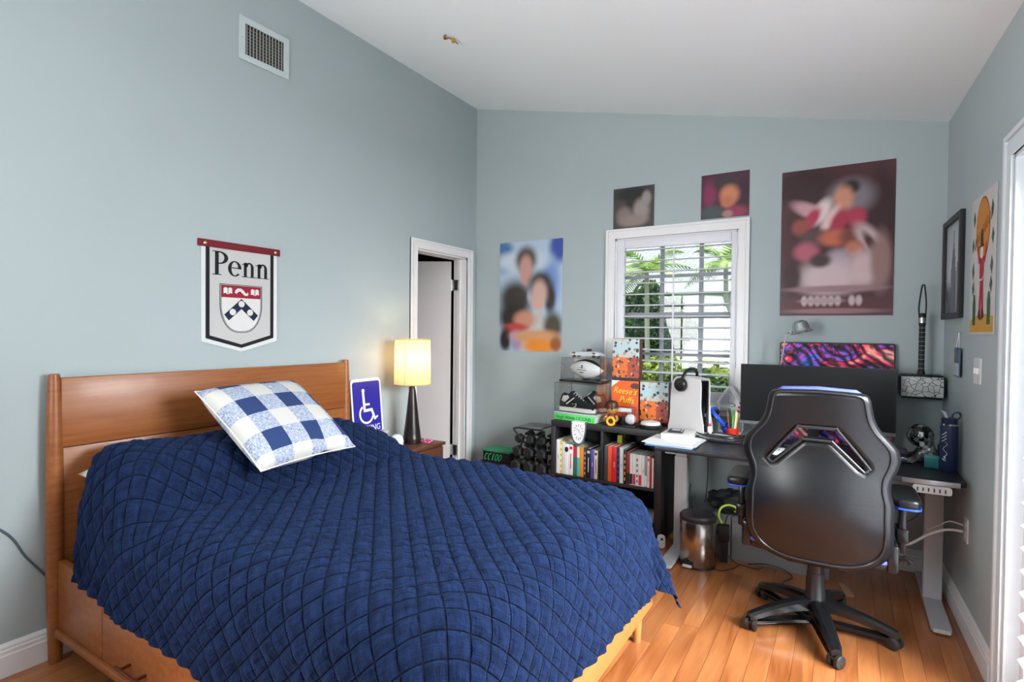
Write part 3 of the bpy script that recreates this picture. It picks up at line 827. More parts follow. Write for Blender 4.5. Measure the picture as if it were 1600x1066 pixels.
wb = MB().lathe([(.001, 0), (.03, 0), (.042, .015), (.047, .045), (.040, .075), (.02, .09), (.001, .093)], 22, TR(.27, -1.275, NZ)).obj('sound_machine', mat('bluish_white', (206, 218, 226), .35)); tag(wb, 'small round white gadget on the nightstand beside the lamp base', 'gadget')
gb = thing('patterned_box', 'small grey patterned box at the foot of the parking sign', 'box', (.20, -1.36, NZ + .001), .2)
MB().box(-.025, .025, -.06, .06, 0, .115, .002).obj('box_body', mat('grey_pattern', (150, 148, 160), .7, scale=160, var=.5), gb)
MB().box(-.027, .027, -.062, .062, .1, .118, .002).obj('lid', mat('grey_lid', (176, 172, 184), .7), gb)
br = thing('bead_bracelet', 'pink bead bracelet lying at the foot of the lamp', 'bracelet', (.325, -1.03, NZ))
for i in range(16):
    a = 2 * PI * i / 16
    MB().ball((.034 * math.cos(a), .034 * math.sin(a), .008 + .004 * math.sin(3 * a) + .004), .0075, 10, 6).obj('bead', mat('bead_%d' % (i % 2), ((196, 60, 110), (226, 130, 160))[i % 2], .3), br)

# ================================================================ left wall things
bn = thing('pennant_banner', 'white felt banner with Penn lettering and shield hanging above the bed', 'banner', (.004, -2.217, 1.86))
hw = .218
shape = [(-hw, -.02), (hw, -.02), (hw, -.53), (0, -.588), (-hw, -.53)]
plate('felt_panel', [shape], .0015, mat('felt_white', (216, 218, 218), .9, scale=200), bn, F3(0))
o1 = [(-hw + .022, -.03), (hw - .022, -.03), (hw - .022, -.513), (0, -.568), (-hw + .022, -.513)]
i1 = [(-hw + .043, -.03), (hw - .043, -.03), (hw - .043, -.498), (0, -.548), (-hw + .043, -.498)]
M_FBLK = mat('felt_black', (22, 22, 28), .9); M_FRED = mat('felt_red', (150, 22, 44), .9); M_FNAVY = mat('felt_navy', (24, 32, 62), .9)
plate('border', [o1, i1], .0004, M_FBLK, bn, F3(.002))
plate('inner_panel', [[(x * .999, z) for x, z in i1]], .0003, mat('felt_cream', (192, 190, 188), .9, scale=200), bn, F3(.0022))
MB().box(-.003, .007, -.236, .236, -.037, .001, .002).obj('header_bar', mat('felt_maroon', (112, 16, 32), .8), bn)
for y_ in (-.20, .205): MB().ball((.008, y_, -.019), (.004, .009, .009), 10, 8).obj('pin', mat('brass', (220, 190, 130), .3, 1.), bn)
# serif lettering: P e n n
lt_ = MB()
def ltr(poly, ox, s_): lt_.prism([((ox + x) * s_, -.178 + y * s_) for x, y in poly], .0026, .0032, YZ)
def rect(x0, y0, x1, y1): return [(x0, y0), (x1, y0), (x1, y1), (x0, y1)]
s_ = .128
ox = -1.26
for p in (rect(.11, 0, .265, .98), rect(0, 0, .38, .035), rect(0, .945, .34, .98), arc(.30, .72, .37, .262, .17, .055, -PI / 2, PI / 2), rect(.2, .93, .32, .982), rect(.2, .458, .32, .506)): ltr(p, ox, s_)
ox = -.60
for p in (arc(.30, .32, .30, .33, .15, .05, math.radians(0), math.radians(318)), rect(.1, .33, .56, .372)): ltr(p, ox, s_)
for ox in (.02, .66):
    for p in (rect(.085, 0, .22, .62), rect(-.01, 0, .30, .03), [(-.01, .555), (.10, .58), (.205, .65), (.205, .59), (.09, .54), (-.01, .525)],
              arc(.335, .42, .205, .225, .13, .065, math.radians(0), math.radians(170)), rect(.405, 0, .54, .43), rect(.33, 0, .63, .03)): ltr(p, ox, s_)
lt_.obj('lettering', M_FBLK, bn, smooth=False)
def shield(w_, h_, top, n=10):
    p = [(-w_, top), (w_, top), (w_, top - h_ * .45)]
    for i in range(1, n + 1):
        a = i / n; p.append((w_ * math.cos(a * PI / 2) ** .75 if i < n else 0, top - h_ * (.45 + .55 * math.sin(a * PI / 2) ** 1.15)))
    for i in range(n - 1, 0, -1):
        a = i / n; p.append((-w_ * math.cos(a * PI / 2) ** .75, top - h_ * (.45 + .55 * math.sin(a * PI / 2) ** 1.15)))
    p.append((-w_, top - h_ * .45)); return p
c0 = -.222
plate('shield_outline', [shield(.122, .262, c0), shield(.118, .256, c0 - .003)], .0004, M_FBLK, bn, F3(.003))
plate('shield_field', [shield(.112, .246, c0 - .008)], .0004, mat('felt_shield', (214, 212, 210), .9), bn, F3(.003))
plate('shield_outline', [shield(.114, .250, c0 - .006), shield(.112, .246, c0 - .008)], .0004, M_FBLK, bn, F3(.0032))
plate('chief', [rect(-.112, c0 - .072, .112, c0 - .008)], .0004, M_FRED, bn, F3(.0034))
plate('chevron', [[(0, c0 - .076), (.098, c0 - .165), (.072, c0 - .196), (0, c0 - .132), (-.072, c0 - .196), (-.098, c0 - .165)]], .0004, M_FNAVY, bn, F3(.0034))
for x_, z_ in ((0, -.105), (-.05, -.150), (.05, -.150)):
    plate('disc', [ell(x_, c0 + z_, .0175, .0175, 20)], .0004, MATS['felt_shield'], bn, F3(.0040))
bk = MB()
for x_ in (-.078, .078):
    for sgn in (-1, 1):
        bk.prism([(x_ + sgn * .002, c0 - .022), (x_ + sgn * .014, c0 - .018), (x_ + sgn * .024, c0 - .024), (x_ + sgn * .024, c0 - .052), (x_ + sgn * .014, c0 - .048), (x_ + sgn * .002, c0 - .056)], .0042, .0048, YZ)
dl = [(-.04, -.045), (-.035, -.030), (-.022, -.020), (-.004, -.020), (.012, -.030), (.022, -.044), (.032, -.046), (.036, -.036), (.04, -.048), (.034, -.058), (.018, -.058), (.004, -.046), (-.008, -.036), (-.02, -.040), (-.03, -.05)]
bk.prism([(x_, c0 + z_) for x_, z_ in dl], .0042, .0048, YZ)
bk.obj('emblem', MATS['felt_shield'], bn, smooth=False)

vn = thing('air_vent', 'white ceiling-height air vent grille on the blue wall', 'vent', (.002, -2.079, 2.987))
VW, VH = .153, .118
plate('frame', [rect(-VW, -VH, VW, VH), rect(-VW + .034, -VH + .034, VW - .034, VH - .034)], .004, mat('vent_paint', (196, 208, 208), .5), vn, F3(.004), bev=.001)
MB().box(-.001, .001, -VW + .03, VW - .03, -VH + .03, VH - .03).obj('backing', M_DARK, vn, smooth=False)
M_SLAT = mat('vent_slat', (150, 150, 146), .5)
sl = MB().box(.001, .007, -.0028, .0028, -VH + .034, VH - .034).obj('blade', M_SLAT, vn, smooth=False); sl.location = (0, -VW + .034 + .0095, 0)
for i in range(1, 12):
    c = sl.copy(); COL.objects.link(c); c.parent = vn; c.location = (0, -VW + .034 + .0095 + i * .0196, 0)
hz = MB().box(.0012, .003, -VW + .034, VW - .034, -.003, .003).obj('cross_blade', mat('vent_slat_dark', (96, 96, 94), .5), vn, smooth=False); hz.location = (0, 0, -VH + .05)
for i in range(1, 8):
    c = hz.copy(); COL.objects.link(c); c.parent = vn; c.location = (0, 0, -VH + .05 + i * .0185)
for y_ in (-.137, .137): MB().ball((.008, y_, 0), (.002, .004, .004), 8, 6).obj('screw', M_STEEL, vn)

cx_, cy_ = .712, -1.335
st_ = thing('ceiling_wire', 'frayed brown wire stub poking out of the white ceiling', 'wire', (cx_, cy_, ZC(cx_)))
MB().tube(smooth([(0, 0, .005), (-.008, -.005, -.012), (-.004, .0, -.022), (.01, .012, -.016), (.024, .04, -.018), (.034, .075, -.03)], 4), [.007] * 4 + [.006] * 8 + [.004] * 9, 8).obj('cable_stub', mat('wire_brown', (150, 104, 50), .5), st_)
MB().ball((-.006, -.004, -.02), .009, 10, 8).obj('crimp', mat('wire_tip', (96, 64, 40), .5), st_)
MB().ball((.028, .036, -.026), (.014, .012, .014), 12, 8).obj('wire_nut', mat('wire_nut_gold', (176, 128, 36), .5), st_)
cb = MB().tube(smooth([(.006, -4.3, .95), (.006, -3.8, .90), (.006, -3.45, .76), (.006, -3.219, .592), (.006, -3.141, .457), (.008, -3.07, .343), (.012, -2.98, .2), (.012, -2.95, .02)], 6), .004, 8).obj('wall_cable', mat('cable_slate', (74, 92, 104), .5)); tag(cb, 'dark cable sagging along the blue wall behind the headboard', 'cable')

# ================================================================ prints on the back wall
def sheet(name, label, cat, x0, x1, z0, z1, mt, rim=(225, 225, 225), tilt=0., y=-.004, group=None):
    t = thing(name, label, cat, ((x0 + x1) / 2, y, (z0 + z1) / 2), rot=(0, tilt, 0), group=group)
    hw, hh = (x1 - x0) / 2, (z1 - z0) / 2
    MB().box(-hw, hw, -.001, .0015, -hh, hh).obj('print', mt, t, smooth=False)
    return t
sheet('portrait_poster', 'blurred poster of two dark-haired figures against a pale blue ground', 'poster', .26, .866, 1.233, 2.162, blobs('poster_blue', (176, 196, 214), [
    (-.27, .36, .12, .16, (70, 110, 160)), (.27, .40, .10, .15, (60, 80, 160)), (.20, .10, .09, .25, (120, 150, 205)), (-.10, .30, .30, .10, (196, 210, 222)),
    (-.14, -.02, .19, .18, (62, 56, 52)), (-.16, -.18, .18, .14, (48, 44, 42)), (-.04, .31, .115, .125, (62, 50, 46)), (-.04, .24, .075, .125, (196, 150, 142)), (-.04, .16, .06, .07, (200, 150, 142)),
    (.02, .0, .05, .08, (176, 170, 186)), (.10, .10, .125, .12, (44, 36, 34)), (.19, -.02, .06, .14, (54, 44, 42)), (.09, .02, .085, .13, (204, 168, 156)), (.08, -.07, .06, .06, (208, 166, 156)), (.09, -.20, .08, .09, (190, 190, 186)),
    (-.05, -.20, .12, .09, (196, 140, 116)), (-.14, -.27, .14, .05, (186, 66, 66)), (.22, -.26, .10, .15, (70, 66, 54)), (-.24, -.37, .07, .12, (44, 40, 46)), (-.13, -.38, .07, .10, (150, 146, 180)),
    (.06, -.34, .26, .07, (206, 150, 106)), (.10, -.42, .20, .07, (226, 140, 46)), (.25, -.40, .06, .07, (150, 84, 34))]))
sheet('album_cover', 'small square print, dark at the top with grey-brown blurs, above the window casing', 'print', 1.295, 1.611, 2.192, 2.497, blobs('album_dark', (66, 60, 58), [
    (.0, .10, .16, .06, (26, 24, 24)), (-.02, .02, .05, .05, (30, 28, 28)), (.06, -.03, .07, .10, (150, 138, 132)), (-.07, -.06, .07, .08, (128, 112, 104)), (.0, -.10, .12, .05, (140, 124, 116)), (.10, .06, .04, .06, (150, 140, 136))]))
sheet('album_cover', 'small square print with an orange face blur on magenta and black', 'print', 1.948, 2.262, 2.202, 2.509, blobs('album_magenta', (74, 24, 50), [
    (-.10, .02, .05, .10, (128, 28, 76)), (.12, .0, .05, .12, (56, 20, 42)), (.0, .09, .09, .05, (52, 46, 48)), (.03, .0, .07, .075, (206, 128, 92)), (.02, -.05, .05, .05, (190, 110, 80)), (-.08, -.11, .09, .05, (62, 74, 72)), (.08, -.12, .08, .05, (140, 44, 72)), (.02, -.13, .04, .03, (170, 120, 116))]))
items = [(0, .0, .4, .6, (64, 24, 32)), (-.18, .36, .2, .14, (48, 18, 24)), (.24, .16, .10, .30, (52, 22, 28)), (.08, .27, .14, .12, (126, 118, 126)), (.08, .33, .055, .05, (40, 28, 32)), (.04, .26, .06, .09, (206, 140, 116)),
         (-.14, .20, .13, .05, (196, 150, 156), .5), (-.08, .19, .05, .10, (226, 206, 206), .5), (-.13, .15, .04, .09, (176, 40, 76), .5), (-.03, .14, .04, .10, (224, 190, 190), .5), (.02, .12, .05, .09, (170, 36, 70), .4), (.11, .14, .06, .07, (176, 44, 76)),
         (-.19, .10, .06, .06, (150, 74, 60)), (-.11, .03, .10, .06, (84, 60, 62)), (.0, .02, .10, .06, (196, 100, 70)), (.10, .02, .09, .07, (120, 60, 56)), (.18, .0, .06, .13, (196, 170, 170), -.6), (.20, -.05, .03, .12, (74, 40, 40), -.5), (.10, -.06, .06, .06, (190, 116, 92)),
         (-.16, -.06, .08, .07, (180, 90, 110)), (.02, -.12, .08, .08, (170, 150, 164)), (-.03, -.23, .20, .13, (206, 182, 186)), (.16, -.18, .10, .13, (206, 178, 180)), (-.08, -.12, .07, .05, (66, 42, 46)), (.24, -.14, .06, .2, (150, 116, 112)),
         (-.24, -.22, .06, .12, (56, 20, 28)), (.0, -.30, .3, .025, (156, 120, 124)), (.0, -.40, .34, .06, (92, 46, 54)), *[(x_, -.375, .020, .036, (196, 174, 178)) for x_ in (-.165, -.128, -.091, -.054, -.017, .02, .095, .132)], (-.07, -.375, .13, .022, (176, 150, 154)), (0, -.44, .3, .02, (150, 108, 112))]
sheet('boxing_poster', 'large dark maroon poster with blurred red and white figure above the monitor', 'poster', 2.461, 3.073, 1.521, 2.457, blobs('poster_maroon', (92, 56, 62), items))

# ================================================================ dumbbell rack, shoe box
M_RACK = mat('rack_black', (20, 20, 22), .35, .2)
rk = thing('dumbbell_rack', 'black tubular dumbbell rack with three tiers beside the bookcase', 'rack', (.80, -.30, 0))
for sy_ in (-.11, .11):
    for sx_ in (-1, 1):
        MB().tube(smooth([(sx_ * .10, sy_, .66), (sx_ * .125, sy_, .655), (sx_ * .13, sy_, .64), (sx_ * .06, sy_, .55), (sx_ * .13, sy_, .40), (sx_ * .17, sy_, .02)], 4), .007, 8).obj('upright', M_RACK, rk)
    MB().tube([(-.11, sy_, .66), (.11, sy_, .66)], .007, 8).obj('crossbar', M_RACK, rk)
MB().box(-.10, .10, -.11, .11, .661, .672, .003).obj('top_tray', mat('rack_grey', (96, 98, 102), .4), rk)
for sx_ in (-.17, .17): MB().box(sx_ - .014, sx_ + .014, -.17, .17, 0, .03, .005).obj('floor_bar', M_RACK, rk)
for z_, hw_ in ((.545, .12), (.445, .14), (.335, .15)):
    for sy_ in (-.065, .065):
        MB().tube([(-hw_, sy_, z_), (hw_, sy_, z_)], .006, 8).obj('cradle_bar', M_RACK, rk)
def dumbbell(x, y, z, s, lab):
    t = thing('dumbbell', lab, 'dumbbell', (x, y, z), group='hex dumbbells on the rack')
    MB().tube([(0, -.07 * s, 0), (0, .07 * s, 0)], .013, 10).obj('handle', M_CHROME, t)
    for sg_ in (-1, 1):
        R = .043 * s
        MB().lathe([(R * .78, .055 * s), (R, .068 * s), (R, .112 * s), (R * .72, .124 * s)], 6, Matrix.Rotation(sg_ * PI / 2, 4, 'X')).obj('hex_head', mat('rubber_black', (24, 24, 26), .6, bump=.1), t)
for z_, s_, nm in ((.575, .85, 'top'), (.478, 1.0, 'middle'), (.370, 1.08, 'bottom')):
    for dx, wh in ((-.10, 'near the shoe box'), (.0, 'between its two neighbours'), (.10, 'near the bookcase')):
        dumbbell(.80 + dx * (1 + (.575 - z_) * .6), -.30, z_, s_, 'black hex dumbbell on the %s tier of the rack %s' % (nm, wh))
cb_ = thing('carton', 'plain dark carton supporting the green lettered shoe box', 'box', (.41, -.17, 0))
MB().box(-.15, .15, -.13, .13, 0, .318, .004).obj('box_body', mat('carton_plum', (60, 44, 58), .7), cb_)
MB().box(-.153, .153, -.133, .133, .26, .325, .003).obj('lid', mat('carton_plum_dark', (48, 36, 48), .7), cb_)
sb = thing('shoe_box', 'black shoe box with slanted green lettering and green lid', 'box', (.42, -.20, .326))
MB().box(-.13, .13, -.08, .08, 0, .085, .002).obj('box_body', mat('box_black', (24, 22, 26), .6), sb)
MB().box(-.133, .133, -.083, .083, .085, .10, .002).obj('lid', mat('box_green', (58, 150, 104), .6), sb)
gl_ = MB()
for i_, (k_, a0_, a1_) in enumerate((('c', .9, 5.4), ('c', .9, 5.4), ('i', 0, 0), ('o', 0, 6.283), ('o', 0, 6.283))):
    cx_l = -.112 + i_ * .034
    pl_ = [(cx_l - .006, .012), (cx_l + .004, .012), (cx_l + .004, .072), (cx_l - .006, .072)] if k_ == 'i' else arc(cx_l, .042, .015, .030, .007, .009, a0_, a1_, 20)
    gl_.prism([(x_ + z_ * .35, z_) for x_, z_ in pl_], .0803, .0812, XZ)
gl_.obj('slanted_marks', mat('box_green_print', (44, 170, 106), .6), sb, smooth=False)

# ================================================================ bookcase
M_CASE = mat('blackbrown_laminate', (36, 35, 38), .5, scale=60, var=.12)
bc = thing('bookcase', 'black open cube bookcase under the window beside the desk', 'bookcase', (0, 0, 0))
BX0, BX1, BY0, BY1, BZ = 1.005, 1.82, -.44, -.05, .752
MB().box(BX0, BX1, BY0, BY1, BZ - .042, BZ, .001).obj('top_panel', M_CASE, bc)
MB().box(BX0, BX0 + .035, BY0, BY1, 0, BZ - .042, .001).obj('side_panel', M_CASE, bc)
MB().box(BX1 - .045, BX1, BY0, BY1, 0, BZ - .042, .001).obj('side_panel', M_CASE, bc)
MB().box(1.392, 1.410, BY0 + .002, BY1, .366, BZ - .042, .001).obj('divider', M_CASE, bc)
MB().box(1.392, 1.410, BY0 + .002, BY1, .036, .346, .001).obj('divider', M_CASE, bc)
MB().box(BX0 + .035, BX1 - .045, BY0 + .001, BY1, .346, .366, .001).obj('shelf', M_CASE, bc)
MB().box(BX0 + .035, BX1 - .045, BY0 + .001, BY1, 0, .036, .001).obj('bottom_panel', M_CASE, bc)
MB().box(BX0 + .035, BX1 - .045, BY1 - .006, BY1 - .001, .036, BZ - .042).obj('back_panel', mat('case_back', (26, 26, 29), .6), bc, smooth=False)

M_PAGE = mat('book_pages', (216, 212, 204), .85, scale=300, var=.1)
def book(x0, w_, h, d, rgb, acc, lab, kind):
    t = thing('book', lab, 'book', (x0, BY0 + .012, .3665), group='books in the bookcase')
    c = paint(rgb, .5); tk = .0022
    cv = MB().box(0, tk, 0, d, 0, h, .0006).box(w_ - tk, w_, 0, d, 0, h, .0006).box(0, w_, -.0015, tk, 0, h, .0012)
    cv.obj('cover', c, t)
    MB().box(tk, w_ - tk, tk, d - .004, .003, h - .004).obj('pages', M_PAGE, t, smooth=False)
    if kind == 0: return
    a = paint(acc, .5); b = MB(); yy = -.0022
    if kind == 1:    # title running down the spine
        text('IIIIIIIIIII'[:9], .5 * w_, a, t, Matrix.Translation((w_ / 2, yy, h * .5)) @ XZ @ Matrix.Rotation(-PI / 2, 4, 'Z'), name='spine_marks')
        return
    if kind == 2: b.box(.001, w_ - .001, yy, -.001, h * .62, h * .97)         # upper block
    if kind == 3: b.box(.001, w_ - .001, yy, -.001, h * .03, h * .36)         # lower block
    if kind == 4:
        for k in range(5): b.box(w_ * .3, w_ * .7, yy, -.001, h * (.1 + .17 * k), h * (.19 + .17 * k))
    if kind == 5: b.prism(ell(w_ / 2, h * .82, w_ * .47, w_ * .62, 18), .001, -yy, XZ)
    if kind == 6: b.box(w_ * .18, w_ * .82, yy, -.001, h * .84, h * .93); b.box(w_ * .4, w_ * .6, yy, -.001, h * .2, h * .7)
    b.obj('spine_marks', a, t, smooth=False)
# (width, height, depth, colour, accent, mark kind, label) from the outer side panel inwards
ROW1 = [(.024, .245, .25, (226, 226, 226), (120, 120, 130), 1, 'tall white hardback standing first in the row against the outer side panel'),
        (.014, .240, .24, (214, 186, 84), (250, 250, 240), 4, 'thin mustard yellow paperback next to the tall white hardback'),
        (.013, .232, .22, (206, 216, 200), (90, 110, 90), 1, 'slim pale green paperback beside the mustard yellow one'),
        (.026, .222, .2, (232, 230, 230), (42, 30, 50), 5, 'white book with a dark plum oval on its spine'),
        (.028, .222, .2, (236, 234, 236), (206, 30, 44), 6, 'white book with a red square and red line on its spine'),
        (.023, .220, .21, (46, 110, 84), (196, 44, 60), 2, 'green book with a red upper spine'),
        (.018, .218, .21, (96, 176, 170), (226, 222, 206), 2, 'teal book with a cream upper spine'),
        (.023, .212, .2, (224, 142, 44), (240, 230, 210), 0, 'plain orange paperback in the row under the melting clock'),
        (.015, .210, .2, (52, 44, 50), (180, 170, 170), 4, 'thin dark brown book with small grey squares on the spine'),
        (.027, .208, .2, (20, 20, 24), (190, 190, 194), 6, 'black book with silver block and line on the spine'),
        (.020, .202, .19, (84, 74, 160), (220, 216, 236), 1, 'purple paperback with white spine lettering'),
        (.021, .200, .19, (206, 196, 180), (60, 50, 50), 6, 'beige paperback with a brown block on the spine'),
        (.013, .200, .19, (30, 28, 30), (90, 90, 90), 0, 'thin black book against the middle divider')]
ROW2 = [(.026, .246, .27, (62, 64, 66), (200, 200, 200), 0, 'charcoal hardback standing against the middle divider'),
        (.026, .244, .27, (226, 84, 40), (240, 150, 120), 0, 'plain orange-red hardback next to the charcoal one'),
        (.033, .244, .27, (206, 34, 42), (240, 200, 200), 1, 'thick bright red hardback with pale lettering'),
        (.018, .240, .26, (26, 26, 30), (50, 80, 190), 4, 'black book with small blue squares beside the thick red one'),
        (.025, .244, .26, (216, 218, 222), (150, 152, 160), 1, 'pale grey hardback with grey spine lettering'),
        (.019, .232, .24, (30, 28, 32), (224, 176, 50), 4, 'black book with yellow squares on the spine'),
        (.022, .222, .22, (158, 40, 46), (40, 34, 40), 3, 'dark red book with a black lower spine'),
        (.018, .214, .18, (232, 228, 224), (30, 28, 32), 3, 'white paperback with a black lower spine beside the dark red book'),
        (.019, .214, .18, (236, 232, 228), (196, 36, 66), 3, 'white comic paperback with a crimson lower spine'),
        (.018, .212, .18, (230, 228, 226), (50, 50, 56), 4, 'white comic paperback with a column of dark squares'),
        (.019, .212, .18, (238, 236, 234), (214, 44, 76), 3, 'white comic paperback with a pink-red lower spine'),
        (.018, .210, .18, (234, 232, 232), (60, 56, 60), 1, 'white comic paperback with thin dark lettering'),
        (.015, .212, .19, (150, 148, 152), (232, 230, 228), 3, 'grey paperback with a white lower spine'),
        (.014, .210, .19, (232, 226, 220), (150, 60, 60), 6, 'ivory paperback with a brick red block'),
        (.014, .210, .19, (176, 48, 56), (220, 180, 180), 0, 'thin plain crimson paperback near the desk side panel'),
        (.011, .200, .19, (226, 222, 214), (120, 110, 110), 0, 'very thin ivory booklet last in the row at the desk side panel')]
for row, xs, xe in ((ROW1, 1.045, 1.387), (ROW2, 1.416, 1.768)):
    k = (xe - xs) / sum(b_[0] + .0012 for b_ in row); xx = xs
    for b_ in row:
        w_ = b_[0] * k; book(xx, w_, b_[1], b_[2], b_[3], b_[4], b_[6], b_[5]); xx += w_ + .0012 * k
lm = thing('lime_box', 'small lime green box lying on top of the books below the shelf top', 'box', (1.475, -.25, .6135), .1)
MB().box(-.017, .017, -.05, .05, 0, .055, .002).obj('box_body', mat('lime', (176, 186, 60), .6), lm)
MB().box(-.0175, .0175, -.03, -.01, .0, .0555).obj('band', mat('lime_dark', (120, 130, 40), .6), lm)

# lower compartment
lb = thing('white_carton', 'white flat carton at the bottom of the lower bookcase compartment', 'box', (1.685, -.28, .037))
MB().box(-.07, .075, -.13, .13, 0, .055, .002).obj('box_body', mat('carton_white', (214, 216, 220), .6), lb)
MB().box(-.071, .076, -.131, .131, .045, .057, .002).obj('lid', mat('carton_white_lid', (228, 228, 232), .6), lb)
db = thing('slate_case', 'dark slate flat case lying on the white carton', 'case', (1.68, -.28, .0955))
MB().box(-.08, .08, -.12, .125, 0, .022, .004).obj('case_body', mat('slate', (66, 70, 84), .5), db)
MB().box(-.012, .012, -.1235, -.119, .006, .015).obj('latch', M_STEEL, db)
gc = thing('retro_console', 'white old game console with black ports on the slate case', 'console', (1.685, -.29, .1185))
MB().box(-.075, .075, -.10, .10, 0, .035, .010, seg=3).obj('body', mat('console_offwhite', (206, 206, 204), .45), gc)
MB().lathe([(.05, .0345), (.05, .041), (.046, .043)], 24).obj('lid', mat('console_lid', (190, 192, 194), .4), gc)
for dx in (-.04, .025): MB().box(dx, dx + .024, -.104, -.098, .010, .021, .002).obj('port', M_BLACK, gc)
gp = thing('game_pad', 'white game controller lying behind the old console', 'controller', (1.55, -.13, .037), .1)
MB().box(-.05, .05, -.03, .03, .075, .105, .012, seg=3).box(-.045, .045, -.025, .025, 0, .076).obj('body', mat('pad_white', (216, 214, 212), .45), gp)
for dx in (-.025, .025): MB().lathe([(.009, .104), (.008, .116), (.011, .118), (.011, .121), (.001, .122)], 12, TR(dx, -.005)).obj('thumbstick', M_BLACK, gp)
rc = thing('red_cap', 'dark red cap stored in the lower bookcase compartment', 'cap', (1.535, -.30, .037))
MB().lathe([(.075, 0), (.078, .13), (.075, .17), (.068, .205), (.05, .235), (.02, .25), (.001, .252)], 20).obj('crown', mat('cap_red', (132, 26, 48), .8, scale=90), rc)
plate('visor', [ell(0, -.06, .065, .07, 20, PI, 2 * PI)], .002, MATS['cap_red'], rc, TR(0, 0, .16, rx=-.35))

# ================================================================ on top of the bookcase
TZ = BZ + .001
gbk = thing('green_book', 'bright green art book lying flat under the sneaker display case', 'book', (1.185, -.275, TZ), math.radians(-7))
MB().box(-.172, .172, -.125, .125, .0, .003, .001).box(-.172, .172, -.125, .125, .041, .045, .001).box(-.172, .172, -.126, -.121, 0, .045, .002).obj('cover', mat('neon_green', (96, 216, 110), .45), gbk)
MB().box(-.168, .170, -.121, .122, .003, .041).obj('pages', M_PAGE, gbk, smooth=False)
text('Virgil Abloh | ICONS |', .035, paint((24, 60, 34)), gbk, Matrix.Translation((.0, -.1268, .0225)) @ XZ, name='spine_title')
M_ACR = glass('acrylic', (.99, .995, .995), .0, .985)
M_ACRE = glass('acrylic_edge', (.95, .98, .98), .5, .88, .1)
def acrylic_box(t, x0, x1, y0, y1, z0, z1, th=.003):
    for a in ((x0, x1, y0, y0 + th, z0, z1), (x0, x1, y1 - th, y1, z0, z1), (x0, x0 + th, y0 + th, y1 - th, z0, z1), (x1 - th, x1, y0 + th, y1 - th, z0, z1), (x0, x1, y0, y1, z1 + .0001, z1 + th)):
        MB().box(*a).obj('acrylic_panel', M_ACR, t, smooth=False)
    for xx in (x0, x1):
        for yy in (y0, y1): MB().box(xx - .0022, xx + .0022, yy - .0022, yy + .0022, z0, z1).obj('acrylic_edge', M_ACRE, t, smooth=False)
    for yy in (y0, y1): MB().box(x0, x1, yy - .0022, yy + .0022, z1, z1 + .0045).obj('acrylic_edge', M_ACRE, t, smooth=False)
CZ = TZ + .0455
sc_ = thing('sneaker_case', 'clear acrylic display case holding black sneakers on the green book', 'display case', (1.185, -.275, CZ), math.radians(-7))
MB().box(-.178, .178, -.12, .12, 0, .012, .002).obj('base', mat('acrylic_base', (186, 198, 204), .2), sc_)
acrylic_box(sc_, -.176, .176, -.118, .118, .012, .225)
